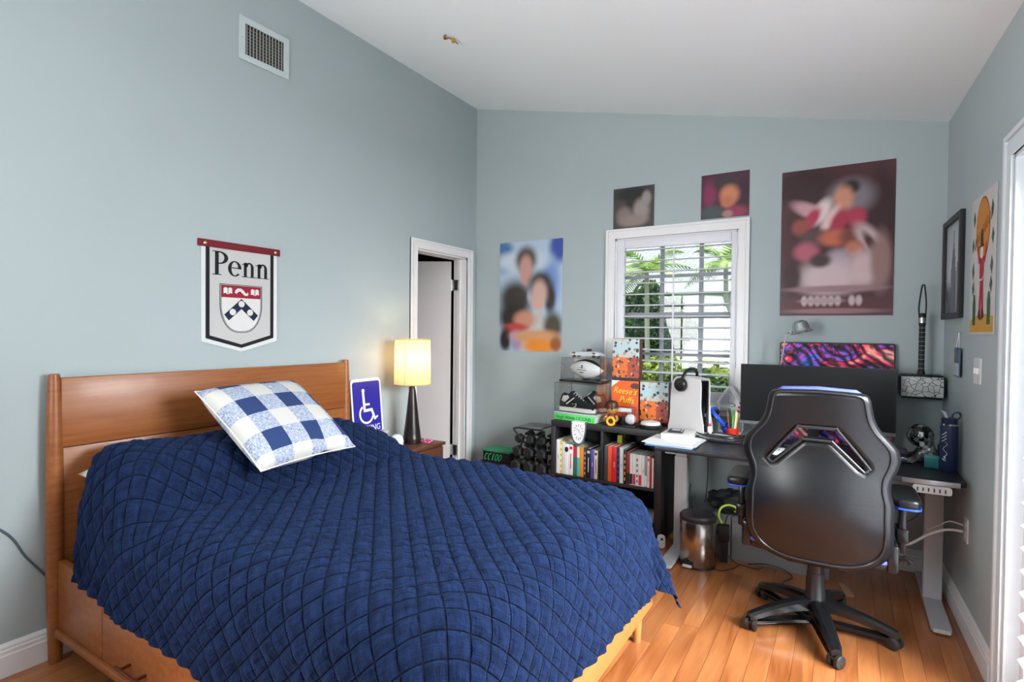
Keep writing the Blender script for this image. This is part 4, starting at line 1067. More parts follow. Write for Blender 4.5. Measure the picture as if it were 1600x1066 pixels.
# sneakers
M_SBLK = mat('sneaker_black', (26, 26, 32), .7, scale=200); M_SWH = mat('sneaker_white', (222, 218, 210), .6)
def sneaker(loc, rz, lab, L=.285):
    t = thing('sneaker', lab, 'shoe', loc, rz, group='pair of sneakers in the acrylic case')
    side = [(-.5, .10), (-.5, .26), (-.485, .36), (-.46, .44), (-.42, .47), (-.36, .45), (-.30, .44), (-.26, .45), (-.20, .52), (-.14, .53), (-.10, .46), (.0, .40), (.12, .32), (.24, .25), (.36, .225), (.45, .20), (.495, .14), (.495, .10)]
    n = len(side); vs = []; fs = []
    rows = 9
    def halfw(x): return .155 * (1 - abs(x * 1.9) ** 4 * .35) * (1.0 if x < 0 else 1.12)
    for k in range(rows):
        a = -1 + 2 * k / (rows - 1)
        for x_, z_ in side:
            inset = 1 - .55 * max(0, (z_ - .16)) / .38 if z_ > .16 else 1
            w_ = halfw(x_) * (math.sin(a * PI / 2)) * max(.25, inset)
            zz = .10 + (z_ - .10) * (1 - .10 * (a * a)) if z_ > .1 else z_
            vs.append((x_ * L, w_ * L, zz * L))
    for k in range(rows - 1):
        for i in range(n):
            j = (i + 1) % n; fs.append((k * n + i, k * n + j, (k + 1) * n + j, (k + 1) * n + i))
    fs.append(tuple(range(n))); fs.append(tuple((rows - 1) * n + i for i in range(n - 1, -1, -1)))
    MB().add(vs, fs).obj('upper', M_SBLK, t, ang=1.0)
    so = [(x_ * L, w_ * L) for x_, w_ in [(-.515, .06), (-.50, .13), (-.40, .16), (-.2, .145), (.05, .16), (.25, .18), (.40, .165), (.48, .11), (.515, .03), (.515, -.03), (.48, -.11), (.40, -.165), (.25, -.18), (.05, -.16), (-.2, -.145), (-.40, -.16), (-.50, -.13), (-.515, -.06)]]
    MB().prism(so, .006, .12 * L).obj('midsole', M_SWH, t, ang=.9)
    MB().prism([(a_ * .985, b_ * .985) for a_, b_ in so], 0, .0065).obj('outsole', M_SBLK, t)
    for sg_ in (-1, 1):
        q = XZ if sg_ < 0 else Matrix.Rotation(PI, 4, 'Z') @ XZ
        Y = .152 * L
        def sidepanel(nm, poly, mt, off, lean):
            me = curve_mesh([[(x_ * L * (1 if sg_ < 0 else -1), z_ * L) for x_, z_ in poly]], .0012)
            me.transform(XZ if sg_ < 0 else Matrix.Rotation(PI, 4, 'Z') @ XZ)
            for v in me.vertices:
                v.co.y = sg_ * (abs(v.co.y) + Y * halfw(v.co.x / L) / .155 * max(.3, (1 - .55 * max(0, v.co.z / L - .16) / .38)) + off)
            link(nm, me, mt, t, False)
        sidepanel('collar_patch', [(-.44, .28), (-.40, .40), (-.25, .42), (-.20, .36), (-.33, .24)], M_SWH, .001, 0)
        sidepanel('side_stripe', [(-.28, .215), (-.06, .385), (-.045, .36), (-.26, .185)], M_SWH, .001, 0)
        sidepanel('chevron_logo', [(-.03, .22), (.03, .245), (.055, .20), (.03, .15), (-.06, .115), (-.05, .145), (.005, .17), (.025, .20), (.005, .22)], M_SWH, .002, 0)
        sidepanel('star_logo', ell(-.075, .215, .018, .018, 5), M_SWH, .002, 0)
    for i in range(6):
        x_ = -.10 + i * .058; z_ = .47 - .058 * i * .78 + .006
        MB().tube([(x_ * L, -.075 * L, z_ * L - .006), (x_ * L + .003, 0, z_ * L + .005), (x_ * L + .006, .075 * L, z_ * L - .006)], .0032, 6).obj('lace', M_SWH, t)
a7 = math.radians(-7); base_ = Vector((1.185, -.275, CZ + .0125)); Rz = Matrix.Rotation(a7, 3, 'Z')
sneaker(base_ + Rz @ Vector((-.008, -.055, 0)), a7, 'black and white high sneaker standing near side in the acrylic case', .29)
sneaker(base_ + Rz @ Vector((.01, .058, 0)), a7 + PI, 'black and white high sneaker standing behind its twin in the acrylic case', .29)

FZ = CZ + .2305
fc = thing('football_case', 'clear football display case with black base on the sneaker case', 'display case', (1.195, -.245, FZ), math.radians(-6))
MB().box(-.178, .178, -.10, .10, 0, .016, .003).obj('base', M_BLKGLOSS, fc)
acrylic_box(fc, -.165, .165, -.092, .092, .016, .178)
MB().lathe([(.03, .016), (.026, .022), (.02, .024)], 20).obj('cradle', M_BLACK, fc)
fb = thing('football', 'white autograph football with black end panels inside the clear case', 'football', (1.195, -.245, FZ + .097), math.radians(-6), rot=(0, math.radians(3), math.radians(-6)))
N = 26; prof = []
for i in range(N + 1):
    a = -1 + 2 * i / N; prof.append((max(.0005, .073 * (1 - abs(a) ** 1.75) ** .82), a * .142))
MB().lathe(prof, 28, Matrix.Rotation(PI / 2, 4, 'Y')).obj('shell', mat('football_white', (226, 226, 224), .5, scale=300, bump=.1), fb)
def fshell(nm, a0, a1, th0, th1, mt, off=.0012):
    vs = []; fs = []; nu, nv = 14, 12
    for i in range(nu + 1):
        a = a0 + (a1 - a0) * i / nu; r_ = .073 * max(0, (1 - abs(a) ** 1.75)) ** .82 + off
        for j in range(nv + 1):
            t_ = th0 + (th1 - th0) * j / nv; vs.append((a * .142, r_ * math.cos(t_), r_ * math.sin(t_)))
    for i in range(nu):
        for j in range(nv): fs.append((i * (nv + 1) + j, (i + 1) * (nv + 1) + j, (i + 1) * (nv + 1) + j + 1, i * (nv + 1) + j + 1))
    return MB().add(vs, fs).obj(nm, mt, fb)
fshell('dark_panel', -.97, .97, math.radians(55), math.radians(125), M_BLACK)
for i in range(8): MB().box(-.036 + i * .0105, -.032 + i * .0105, -.012, .012, .0735, .0765, .001).obj('lace', M_SWH, fb)
for z_, w_, h_ in ((.026, .012, .010), (.012, .010, .010), (.012, .06, .002), (-.004, .075, .004), (-.022, .03, .006)):
    a = z_ / .073
    MB().box(-w_ / 2 + .0, w_ / 2, -.0745 + .2 * z_ * z_ / .073, -.070, z_ - h_ / 2, z_ + h_ / 2).obj('printed_mark', M_BLACK, fb, smooth=False)

car = thing('model_car', 'silver white vintage roadster model on top of the football case', 'toy car', (1.192, -.245, FZ + .1825), math.radians(-6))
MC = mat('car_silver', (206, 210, 214), .25, .3)
body = [(-.125, .014), (-.132, .022), (-.12, .032), (-.09, .040), (-.035, .046), (-.025, .046), (.045, .046), (.08, .045), (.115, .036), (.128, .026), (.122, .014)]
rows = []
vs = []; fs = []
for k, (sc_y, w_) in enumerate(((0, -.042), (.75, -.038), (1, -.026), (1, 0), (1, .026), (.75, .038), (0, .042))):
    for x_, z_ in body: vs.append((x_, w_, .014 + (z_ - .014) * (.45 + .55 * sc_y)))
n = len(body)
for k in range(6):
    for i in range(n): fs.append((k * n + i, k * n + (i + 1) % n, (k + 1) * n + (i + 1) % n, (k + 1) * n + i))
fs += [tuple(range(n)), tuple(6 * n + i for i in range(n - 1, -1, -1))]
MB().add(vs, fs).obj('body', MC, car, ang=.9)
MB().box(-.022, .045, -.027, .027, .043, .0475, .002).obj('cockpit', M_BLACK, car)
for dx in (.012,):
    for dy in (-.014, .014): MB().box(dx, dx + .02, dy - .010, dy + .010, .045, .064, .004).obj('seat', mat('car_seat', (60, 30, 30), .6), car)
MB().box(-.026, -.024, -.027, .027, .046, .066, M=None).obj('windscreen', M_ACRE, car)
for dx in (-.085, .082):
    for sg_ in (-1, 1):
        wl = MB().lathe([(.010, 0), (.0185, .001), (.0195, .004), (.0195, .010), (.0185, .013), (.010, .014)], 20, Matrix.Translation((dx, sg_ * .028, .0195)) @ Matrix.Rotation(sg_ * -PI / 2, 4, 'X')).obj('wheel', M_BLACK, car)
        MB().lathe([(.0115, 0), (.0115, .0152), (.006, .016), (.001, .016)], 14, Matrix.Translation((dx, sg_ * .028, .0195)) @ Matrix.Rotation(sg_ * -PI / 2, 4, 'X')).obj('hubcap', M_CHROME, wl)
MB().tube([(-.134, -.035, .02), (-.138, 0, .02), (-.134, .035, .02)], .002, 6).obj('bumper', M_CHROME, car)

# cereal boxes
def dotsart(name):
    """print of the cereal boxes: pale blue upper ground, orange and rust lower ground, scattered brown and cream balls"""
    s = NT(name); v = s.coord(); sx = s.n('ShaderNodeSeparateXYZ'); s.t.links.new(v, sx.inputs[0])
    up_ = s.math('GREATER_THAN', sx.outputs[2], .165); lf_ = s.math('GREATER_THAN', sx.outputs[0], .015); bot = s.math('GREATER_THAN', sx.outputs[2], .018)
    c = s.mix(lf_, S((224, 110, 34)), S((176, 66, 46))); c = s.mix(up_, c, S((176, 202, 206)))
    vo = s.n('ShaderNodeTexVoronoi'); vo.inputs['Scale'].default_value = 38; s.t.links.new(s.map(v, scale=(1, .01, 1)), vo.inputs['Vector'])
    dot = s.math('LESS_THAN', vo.outputs['Distance'], .42)
    hs_ = s.n('ShaderNodeSeparateColor'); s.t.links.new(vo.outputs['Color'], hs_.inputs[0])
    c = s.mix(dot, c, s.ramp(hs_.outputs[0], [(.3, S((52, 40, 44))), (.55, S((130, 84, 70))), (.8, S((226, 170, 140)))]))
    c = s.mix(bot, S((34, 30, 32)), c)
    s.col(c); s.b.inputs['Roughness'].default_value = .4; MATS[name] = s.m; return s.m
DOT = dotsart('cereal_art')
M_CB = mat('cereal_side', (92, 40, 34), .5); M_ORG = mat('cereal_orange', (232, 96, 24), .4, var=.03)
def cereal(x0, z0, lab, front, w_=.205, h_=.300, y_=-.205):
    t = thing('cereal_box', lab, 'cereal box', (x0 + w_ / 2, y_, z0), group='cereal boxes on the bookcase')
    MB().box(-w_ / 2, w_ / 2, .0, .065, 0, h_, .001).obj('carton', M_CB, t)
    MB().box(-w_ / 2 + .002, w_ / 2 - .002, -.0015, .0005, .002, h_ - .002).obj('front_print', front, t, smooth=False)
    MB().box(-w_ / 2, w_ / 2, .028, .036, h_, h_ + .002).obj('top_flap', mat('flap', (206, 200, 196), .6), t)
    return t
o_ = cereal(1.378, TZ, 'orange cereal box with yellow script lettering, lower of the stacked boxes', M_ORG)
M_YEL = mat('script_yellow', (250, 214, 60), .4)
for s__, z_, dx in (("Reese's", .222, .0), ('Puffs', .158, .012)):
    text(s__, .066, paint((90, 34, 20)), o_, Matrix.Translation((dx + .002, -.0018, z_ - .002)) @ Matrix.Rotation(.06, 4, 'Y') @ XZ, shear=.25, sx=.92, ext=.0003)
    text(s__, .064, M_YEL, o_, Matrix.Translation((dx, -.0026, z_)) @ Matrix.Rotation(.06, 4, 'Y') @ XZ, shear=.25, sx=.92, ext=.0003)
plate('corner_flash', [[(-.102, .298), (-.04, .298), (-.102, .25)]], .0004, mat('flash_white', (230, 226, 230), .4), o_, Matrix.Translation((0, -.002, 0)) @ XZ)
plate('chocolate_art', [ell(.075, .262, .034, .022, 16)], .0004, mat('choc', (96, 40, 26), .4), o_, Matrix.Translation((0, -.002, 0)) @ XZ)
plate('spill_art', [ell(.07, .075, .03, .07, 16)], .0004, mat('salmon', (224, 96, 76), .4), o_, Matrix.Translation((0, -.002, 0)) @ XZ)
cereal(1.380, TZ + .3025, 'pale blue and rust cereal box standing on the orange box', DOT)
cereal(1.592, TZ, 'pale blue and rust cereal box standing beside the orange box', DOT)

bl = thing('ball_cube', 'white baseball in a clear acrylic cube on the bookcase', 'display cube', (1.583, -.372, TZ))
MB().box(-.048, .048, -.045, .045, 0, .010, .002).obj('base', M_BLACK, bl)
acrylic_box(bl, -.045, .045, -.042, .042, .010, .098, .002)
ba = MB().ball((1.583, -.372, TZ + .0495), .0365, 20, 14).obj('baseball', mat('ball_white', (234, 234, 232), .6)); tag(ba, 'white baseball inside the clear cube', 'ball')
MB().tube([(.0368 * math.cos(a) * math.cos(.5 * math.sin(2 * a)) , .0368 * math.sin(a) * math.cos(.5 * math.sin(2 * a)), .0368 * math.sin(.5 * math.sin(2 * a))) for a in [2 * PI * i / 48 for i in range(48)]], .0008, 5, closed=True, M=TR(1.583, -.372, TZ + .0495)).obj('seam', mat('ball_seam', (206, 190, 190), .6), ba)
bp = thing('blister_pack', 'clear plastic collectible box standing behind the ball cube', 'box', (1.52, -.30, TZ))
MB().box(-.055, .055, -.03, .03, 0, .05, .003).obj('insert', mat('insert_navy', (46, 50, 66), .6), bp)
acrylic_box(bp, -.058, .058, -.034, .034, .0, .118, .002)
MB().box(-.058, .058, -.036, -.034, .09, .118).obj('header_card', mat('header_card', (210, 212, 222), .5), bp)
fg = thing('toy_figurine', 'small gold faced vinyl figurine with dark body and yellow ring', 'figurine', (1.448, -.375, TZ))
MB().lathe([(.001, 0), (.032, 0), (.036, .03), (.030, .065), (.02, .08), (.001, .082)], 18).obj('body', mat('fig_red', (112, 32, 34), .4), fg)
MB().ball((0, 0, .118), (.045, .042, .046), 20, 14).obj('head', mat('fig_gold', (198, 150, 84), .3, .3), fg)
MB().lathe([(.046, .118), (.047, .14), (.040, .158), (.02, .170), (.001, .172)], 20).obj('hair', mat('fig_hair', (70, 44, 30), .4, .3), fg)
for dx in (-.016, .016): MB().ball((dx, -.040, .118), (.007, .004, .009), 10, 8).obj('eye', M_BLACK, fg)
for sx_ in (-1, 1): MB().tube([(sx_ * .03, 0, .06), (sx_ * .046, -.015, .045), (sx_ * .04, -.035, .03)], [.012, .011, .010], 8).obj('arm', MATS['fig_gold'], fg)
MB().tube([(.012 + .026 * math.cos(2 * PI * i / 20), -.052, .032 + .026 * math.sin(2 * PI * i / 20)) for i in range(20)], .009, 8, closed=True).obj('ring', mat('fig_yellow', (232, 186, 52), .35), fg)
rb = thing('display_base', 'round white display stand with dark plinth in front of the cereal box', 'stand', (1.715, -.345, TZ))
MB().lathe([(.001, 0), (.072, 0), (.074, .004), (.074, .020), (.070, .024), (.001, .024)], 30).obj('plinth', M_BLACK, rb)
MB().lathe([(.001, .024), (.066, .024), (.066, .034), (.06, .042), (.03, .048), (.001, .049)], 30).obj('disc', mat('stand_white', (214, 210, 206), .5), rb)

# melting clock draped over the front edge
ck = thing('melting_clock', 'silver melting clock draped over the bookcase edge', 'clock', (1.228, BY0 - .009, BZ))
out = [(-.058, -.005), (-.060, -.05), (-.055, -.095), (-.040, -.135), (-.015, -.158), (.012, -.160), (.034, -.140), (.048, -.10), (.058, -.05), (.062, -.01), (.06, .0)]
vs = []; fs = []
def drape(x_, z_):   # lies on the top for z>0, hangs in front for z<0
    if z_ > 0: return (x_, z_ + .006, .006)
    return (x_, 0 - .003 * math.sin(max(z_, -.16) * 20), z_)
rim = [(x_ * 1.0, z_) for x_, z_ in out] + [(.052, .045), (.02, .06), (-.02, .055), (-.05, .04)]
rim = [(p.x, p.y) for p in smooth([(a, b, 0) for a, b in rim], 4, True)]
def draped_plate(nm, poly, mt, off, th):
    m_ = curve_mesh([poly], th); b2 = bmesh.new(); b2.from_mesh(m_)
    for k in range(-20, 10): bmesh.ops.bisect_plane(b2, geom=b2.verts[:] + b2.edges[:] + b2.faces[:], plane_co=(0, k * .008, 0), plane_no=(0, 1, 0))
    for v in b2.verts:
        x_, z_, t_ = v.co
        px, py, pz = drape(x_, z_)
        if z_ > 0: v.co = (px, py, pz + t_ + off)
        else: v.co = (px, py - t_ - off, pz + (.006 + off if z_ > -.006 else 0))
    b2.to_mesh(m_); b2.free(); return link(nm, m_, mt, ck)
draped_plate('clock_case', rim, mat('clock_silver', (186, 188, 194), .2, .8), 0, .004)
draped_plate('dial', [(x_ * .84, -.048 + (z_ + .048) * .84) for x_, z_ in rim], mat('clock_dial', (232, 232, 234), .4), .0045, .0005)
for i in range(12):
    a = 2 * PI * i / 12; r1, r2_ = .60, .78
    def pt(r_): return (.047 * r_ * math.sin(a) + .002, -.055 + r_ * (.085 if math.cos(a) < 0 else .058) * math.cos(a))
    p, q_ = pt(r1), pt(r2_); dx, dz = (q_[1] - p[1]), -(q_[0] - p[0]); l_ = math.hypot(dx, dz); dx, dz = dx / l_ * .0022, dz / l_ * .0022
    draped_plate('numeral', [(p[0] - dx, p[1] - dz), (p[0] + dx, p[1] + dz), (q_[0] + dx, q_[1] + dz), (q_[0] - dx, q_[1] - dz)], M_BLACK, .0056, .0004)
for ang, ln in ((2.6, .036), (-.9, .026)):
    dx, dz = math.sin(ang), math.cos(ang)
    draped_plate('hand', [(.002 - dz * .0013, -.05 + dx * .0013), (.002 + dz * .0013, -.05 - dx * .0013), (.002 + dx * ln, -.05 + dz * ln)], M_BLACK, .0062, .0004)

# ================================================================ standing desk
M_DTOP = mat('desk_black', (34, 35, 40), .35, scale=120, var=.1)
DZT = .722
desk = thing('standing_desk', 'black topped height adjustable desk on light grey steel legs', 'desk', (0, 0, 0))
tp = [(1.845, -.70), (1.875, -.768), (3.28, -.768), (3.325, -.745), (3.325, -.06), (1.845, -.06)]
plate('desktop', [tp], .0135, M_DTOP, desk, Matrix.Translation((0, 0, DZT - .0135)), bev=.004)
MB().box(2.0, 3.2, -.47, -.43, DZT - .065, DZT - .028, .002).obj('frame_bar', M_BLACK, desk)
MB().box(2.0, 3.2, -.36, -.32, DZT - .065, DZT - .028, .002).obj('frame_bar', M_BLACK, desk)
M_DL = mat('desk_leg_grey', (188, 188, 192), .45, var=.03)
for xc, nm in ((1.943, 'a'), (3.244, 'b')):
    MB().box(xc - .032, xc + .032, -.68, -.14, DZT - .055, DZT - .028, .003).obj('top_bracket', M_DL, desk)
    lg = MB().box(xc - .040, xc + .040, -.43, -.375, .028, .60, .003).obj('leg', M_DL, desk)
    MB().box(xc - .035, xc + .035, -.425, -.380, .60, DZT - .056, .002).obj('inner_tube', M_DL, lg)
    ft = [(xc - .040, -.765), (xc - .032, -.785), (xc + .032, -.785), (xc + .040, -.765), (xc + .040, -.06), (xc - .040, -.06)]
    plate('foot', [ft], .010, M_DL, desk, Matrix.Translation((0, 0, .018)), bev=.003)
    for y_ in (-.74, -.1): MB().lathe([(.012, 0), (.012, .009)], 12, TR(xc, y_)).obj('glide', M_BLACK, desk)
cp = plate('control_panel', [rrect(-.075, .075, -.019, .019, .012)], .006, mat('panel_white', (226, 226, 228), .4), desk, Matrix.Translation((3.195, -.772, DZT - .048)) @ XZ, bev=.002)
for i in range(6):
    MB().box(3.137 + i * .021, 3.143 + i * .021, -.7795, -.777, DZT - .058, DZT - .040).obj('button', mat('button_grey', (70, 72, 78), .4), cp, smooth=False)
MB().box(3.08, 3.30, -.772, -.766, DZT - .027, DZT - .004, .001).obj('edge_strip', mat('strip_silver', (180, 182, 186), .3, .6), desk)

# ---------------------------------------------------------------- left part of the desk
ps = thing('paper_stack', 'loose pile of white papers with a blue folder at the desk corner', 'papers', (1.945, -.57, DZT))
for i, (rz, dx, dy, c) in enumerate(((.03, 0, -.02, (86, 140, 196)), (-.05, .01, .0, (222, 226, 232)), (.08, -.01, .01, (238, 238, 240)), (.02, .015, .02, (232, 234, 238)), (-.03, -.015, .0, (240, 240, 242)))):
    MB().box(-.14, .14, -.18, .16, 0, .0026, M=TR(dx, dy, .0002 + i * .0030, rz)).obj('folder' if i == 0 else 'sheet', paint(c, .7), ps, smooth=False)
wb_ = thing('white_box', 'flat white device box lying on the pile of papers', 'box', (1.945, -.505, DZT + .016), .04)
MB().box(-.085, .085, -.10, .10, 0, .018, .002).obj('box_base', mat('wbox', (236, 236, 234), .5), wb_)
MB().box(-.087, .087, -.102, .102, .0175, .036, .002).obj('lid', mat('wbox_lid', (222, 216, 212), .5), wb_)
ph = thing('card_gadget', 'dark blue card gadget lying on the white box', 'gadget', (1.93, -.505, DZT + .0525), .15)
MB().box(-.045, .045, -.055, .055, 0, .010, .003).obj('body', mat('gadget_navy', (34, 40, 58), .4), ph)
for k in range(2): MB().box(-.025, .025, -.01 + k * .022, .004 + k * .022, .0098, .0104).obj('printed_mark', M_WHITE, ph, smooth=False)
MB().box(.034, .040, -.05, .05, .0098, .0105).obj('edge_band', M_WHITE, ph, smooth=False)

gcn = thing('game_console', 'upright white game console with black core on the desk', 'console', (1.965, -.30, DZT + .0005), math.radians(-25))
# local: x = depth (front towards +x), y = thickness, side plates at y = -+
side = [(-.125, .004), (-.128, .12), (-.120, .30), (-.095, .372), (-.04, .392), (.085, .384), (.118, .36), (.120, .20), (.128, .004)]
side = [(p.x, p.y) for p in smooth([(a, b, 0) for a, b in side], 4, True)]
M_CWH = mat('console_white', (214, 212, 212), .5, var=.02)
for y_ in (-.044, .044):
    plate('side_plate', [side], .004, M_CWH, gcn, Matrix.Translation((0, y_, 0)) @ XZ, bev=.0015)
MB().box(-.11, .116, -.040, .040, .012, .372, .006).obj('core', M_BLKGLOSS, gcn)
MB().lathe([(.06, 0), (.055, .012), (.03, .014)], 24).obj('foot_disc', M_BLACK, gcn)
MB().box(.1155, .1185, -.006, .006, .14, .16).obj('usb_port', M_STEEL, gcn)
def headset(name, lab, loc, rot, col, pad, R=.085, cups=.040, spread=.0):
    t = thing(name, lab, 'headphones', loc, rot=rot)
    pts = [(R * math.cos(a), 0, R * 1.05 * math.sin(a)) for a in [PI * i / 18 for i in range(19)]]
    MB().tube(pts, .0075, 8, M=Matrix.Diagonal((1, 1.6, 1, 1))).obj('headband', col, t)
    MB().tube([(x_ * .93, 0, z_ * .93) for x_, y_, z_ in pts[5:14]], .006, 8, M=Matrix.Diagonal((1, 2.2, 1, 1))).obj('band_pad', pad, t)
    for s__ in (-1, 1):
        MB().tube([(s__ * R, 0, .0), (s__ * R * 1.02, 0, -.015), (s__ * R * 1.02, 0, -.03)], .006, 8).obj('yoke', col, t)
        Mq = Matrix.Translation((s__ * R * .97, 0, -.035)) @ Matrix.Rotation(s__ * PI / 2, 4, 'Y')
        c_ = MB().lathe([(.001, .024), (.022, .024), (cups * .86, .018), (cups, .008), (cups, -.004)], 24, Mq).obj('ear_cup', col, t)
        MB().lathe([(cups * .96, -.003), (cups * .98, -.012), (cups * .8, -.02), (cups * .5, -.016), (.001, -.014)], 24, Mq).obj('ear_pad', pad, c_)
    return t
M_HB = mat('headset_black', (24, 25, 28), .3); M_HP = mat('headset_pad', (40, 42, 46), .7)
headset('gaming_headset', 'black over-ear headset hung over the white console', (1.955, -.295, DZT + .372), (math.radians(18), 0, math.radians(65)), M_HB, M_HP, .074, .046)
gk = thing('glue_bottle', 'slim white bottle with a pink collar beside the console', 'bottle', (2.10, -.345, DZT))
MB().lathe([(.001, 0), (.014, 0), (.015, .004), (.015, .075), (.010, .08), (.010, .082)], 16).obj('body', M_WHITE, gk)
MB().lathe([(.011, .082), (.011, .098), (.006, .1)], 14).obj('collar', mat('pink', (190, 70, 96), .4), gk)
MB().lathe([(.0055, .1), (.004, .20), (.001, .205)], 12).obj('nozzle', M_WHITE, gk)
bh = headset('blue_headset', 'bright blue headphones lying among the cables', (2.13, -.215, DZT + .118), (math.radians(55), math.radians(35), math.radians(-35)), mat('blue_gloss', (28, 84, 214), .25), mat('blue_pad', (26, 30, 44), .7), .078, .038)
# pencil pot
pc = thing('pencil_pot', 'red banded pot full of coloured pencils beside the monitor', 'pencil pot', (2.228, -.285, DZT))
MB().lathe([(.001, 0), (.036, 0), (.037, .035)], 20).obj('pot_base', mat('pot_yellow', (206, 190, 84), .4), pc)
MB().lathe([(.0375, .035), (.0385, .075), (.035, .075), (.034, .04), (.001, .04)], 20).obj('band', mat('pot_red', (206, 36, 30), .4), pc)
cols = [(240, 196, 40), (250, 220, 60), (60, 170, 120), (70, 160, 190), (220, 120, 40), (40, 40, 44), (120, 180, 70), (230, 226, 220)]
for i, c in enumerate(cols):
    a = 2 * PI * i / 8; r_ = .022
    b0 = Vector((r_ * .6 * math.cos(a), r_ * .6 * math.sin(a), .042)); b1 = Vector((r_ * 1.5 * math.cos(a + .3), r_ * 1.5 * math.sin(a + .3), .165 + .02 * ((i * 7) % 3)))
    MB().tube([b0, b0 + (b1 - b0) * .9, b1], [.0045, .0045, .0008], 6).obj('pencil', paint(c, .5), pc)
jr = thing('teal_tumbler', 'teal tinted glass tumbler beside the blue headphones', 'tumbler', (2.015, -.105, DZT))
MB().lathe([(.001, 0), (.034, 0), (.036, .01), (.040, .16), (.038, .16), (.034, .012), (.001, .012)], 24).obj('glass', glass('teal_glass', (.55, .85, .88), .2, .8, .05), jr)
MB().lathe([(.001, .013), (.0335, .013), (.036, .10), (.001, .101)], 20).obj('filling', mat('teal_beads', (44, 110, 124), .4, scale=200, var=.5), jr)
fx = thing('house_frame', 'white house shaped wooden frame on the window sill', 'ornament', (2.175, -.075, DZT))
for a, b in (((-.075, 0, 0), (-.075, 0, .21)), ((.075, 0, 0), (.075, 0, .21)), ((-.08, 0, .20), (0, 0, .318)), ((.08, 0, .20), (0, 0, .318)), ((-.075, 0, .008), (.075, 0, .008))):
    MB().tube([a, b], .012, 4).obj('bar', M_WHITE, fx, smooth=False)
for sx_ in (-1, 1): MB().box(sx_ * .075 - .014, sx_ * .075 + .014, -.02, .02, 0, .006).obj('foot', M_WHITE, fx)
flg = thing('striped_flag', 'small red and white striped paper flag beside the pencil pot', 'flag', (2.262, -.165, DZT))
MB().tube([(0, 0, 0), (.0, 0, .24)], .003, 6).obj('stick', mat('stick_wood', (190, 160, 120), .6), flg)
MB().lathe([(.022, 0), (.02, .012), (.004, .014)], 14).obj('stand', M_BLACK, flg)
for i in range(5):
    MB().box(-.07, .0, -.0006, .0006, .15 + i * .014, .164 + i * .014, M=TR(0, 0, 0, ry=.25)).obj('stripe', paint(((186, 40, 66), (236, 230, 232))[i % 2], .6), flg, smooth=False)
# tangle of cables
M_CBL = mat('cable_dark', (46, 46, 50), .45); M_CBW = mat('cable_light', (206, 206, 208), .45)
rg = random.Random(11)
for i in range(9):
    cx, cy = 2.16 + rg.uniform(-.05, .06), -.395 + rg.uniform(-.02, .03); pts = []
    ph_ = rg.uniform(0, 6)
    for q_ in range(12):
        a = ph_ + q_ * 1.05 * (1 if i % 2 else -1)
        pts.append((cx + (.05 + .035 * rg.random()) * math.cos(a) * 1.6, cy + (.03 + .03 * rg.random()) * math.sin(a), DZT + .006 + .0045 * i * .9 + .006 * rg.random()))
    o = MB().tube(smooth(pts, 5), .0032, 6).obj('charging_cable', M_CBW if i in (3, 6) else M_CBL)
    tag(o, 'light grey cable coiled in the tangle on the desk' if i in (3, 6) else 'dark charging cable coiled in the tangle on the desk', 'cable', 'tangled cables on the desk')
o = MB().tube(smooth([(2.24, -.36, DZT + .01), (2.32, -.42, DZT + .008), (2.36, -.34, DZT + .05), (2.33, -.28, DZT + .10), (2.29, -.31, DZT + .05), (2.33, -.40, DZT + .012), (2.42, -.42, DZT + .005)], 6), .003, 6).obj('usb_cable', M_CBL)
tag(o, 'black cable looping up beside the pencil pot', 'cable')

# ---------------------------------------------------------------- monitor
mo = thing('monitor', 'wide black flat monitor switched off on the desk', 'monitor', (2.678, -.265, DZT))
pts = []
R_ = 3.2
def bent(y0, y1, z0, z1, hw_, n=16):
    vs = []; fs = []
    for i in range(n + 1):
        x_ = -hw_ + 2 * hw_ * i / n; c_ = (x_ * x_) / (2 * R_)
        for yy, zz in ((y0, z0), (y1, z0), (y1, z1), (y0, z1)): vs.append((x_, yy - c_, zz))
    for i in range(n):
        for k in range(4): fs.append((i * 4 + k, i * 4 + (k + 1) % 4, (i + 1) * 4 + (k + 1) % 4, (i + 1) * 4 + k))
    fs += [(0, 1, 2, 3), (n * 4 + 3, n * 4 + 2, n * 4 + 1, n * 4)]
    return vs, fs
MB().add(*bent(0, .03, .115, .487, .405)).obj('housing', mat('monitor_black', (20, 20, 23), .4), mo)
MB().add(*bent(-.002, .001, .132, .482, .399)).obj('screen', mat('screen_off', (16, 18, 22), .28), mo)
MB().add(*bent(-.005, .004, .113, .131, .405)).obj('bezel', mat('bezel_grey', (120, 122, 126), .35, .5), mo)
MB().box(-.03, .03, .03, .055, .03, .40, .006).obj('stand_neck', M_BLACK, mo)
MB().box(-.15, .15, -.06, .13, 0, .012, .004).box(-.03, .03, .03, .06, .012, .04).obj('stand_foot', M_BLACK, mo)
kb = thing('keyboard', 'white keyboard on the desk in front of the monitor', 'keyboard', (2.66, -.56, DZT))
MB().box(-.17, .17, -.06, .06, 0, .018, .005).obj('body', M_WHITE, kb)
for r_ in range(4):
    for c_ in range(12): MB().box(-.16 + c_ * .0268, -.138 + c_ * .0268, -.052 + r_ * .027, -.030 + r_ * .027, .018, .024, 0).obj('key', mat('key_grey', (214, 216, 220), .5), kb, smooth=False)
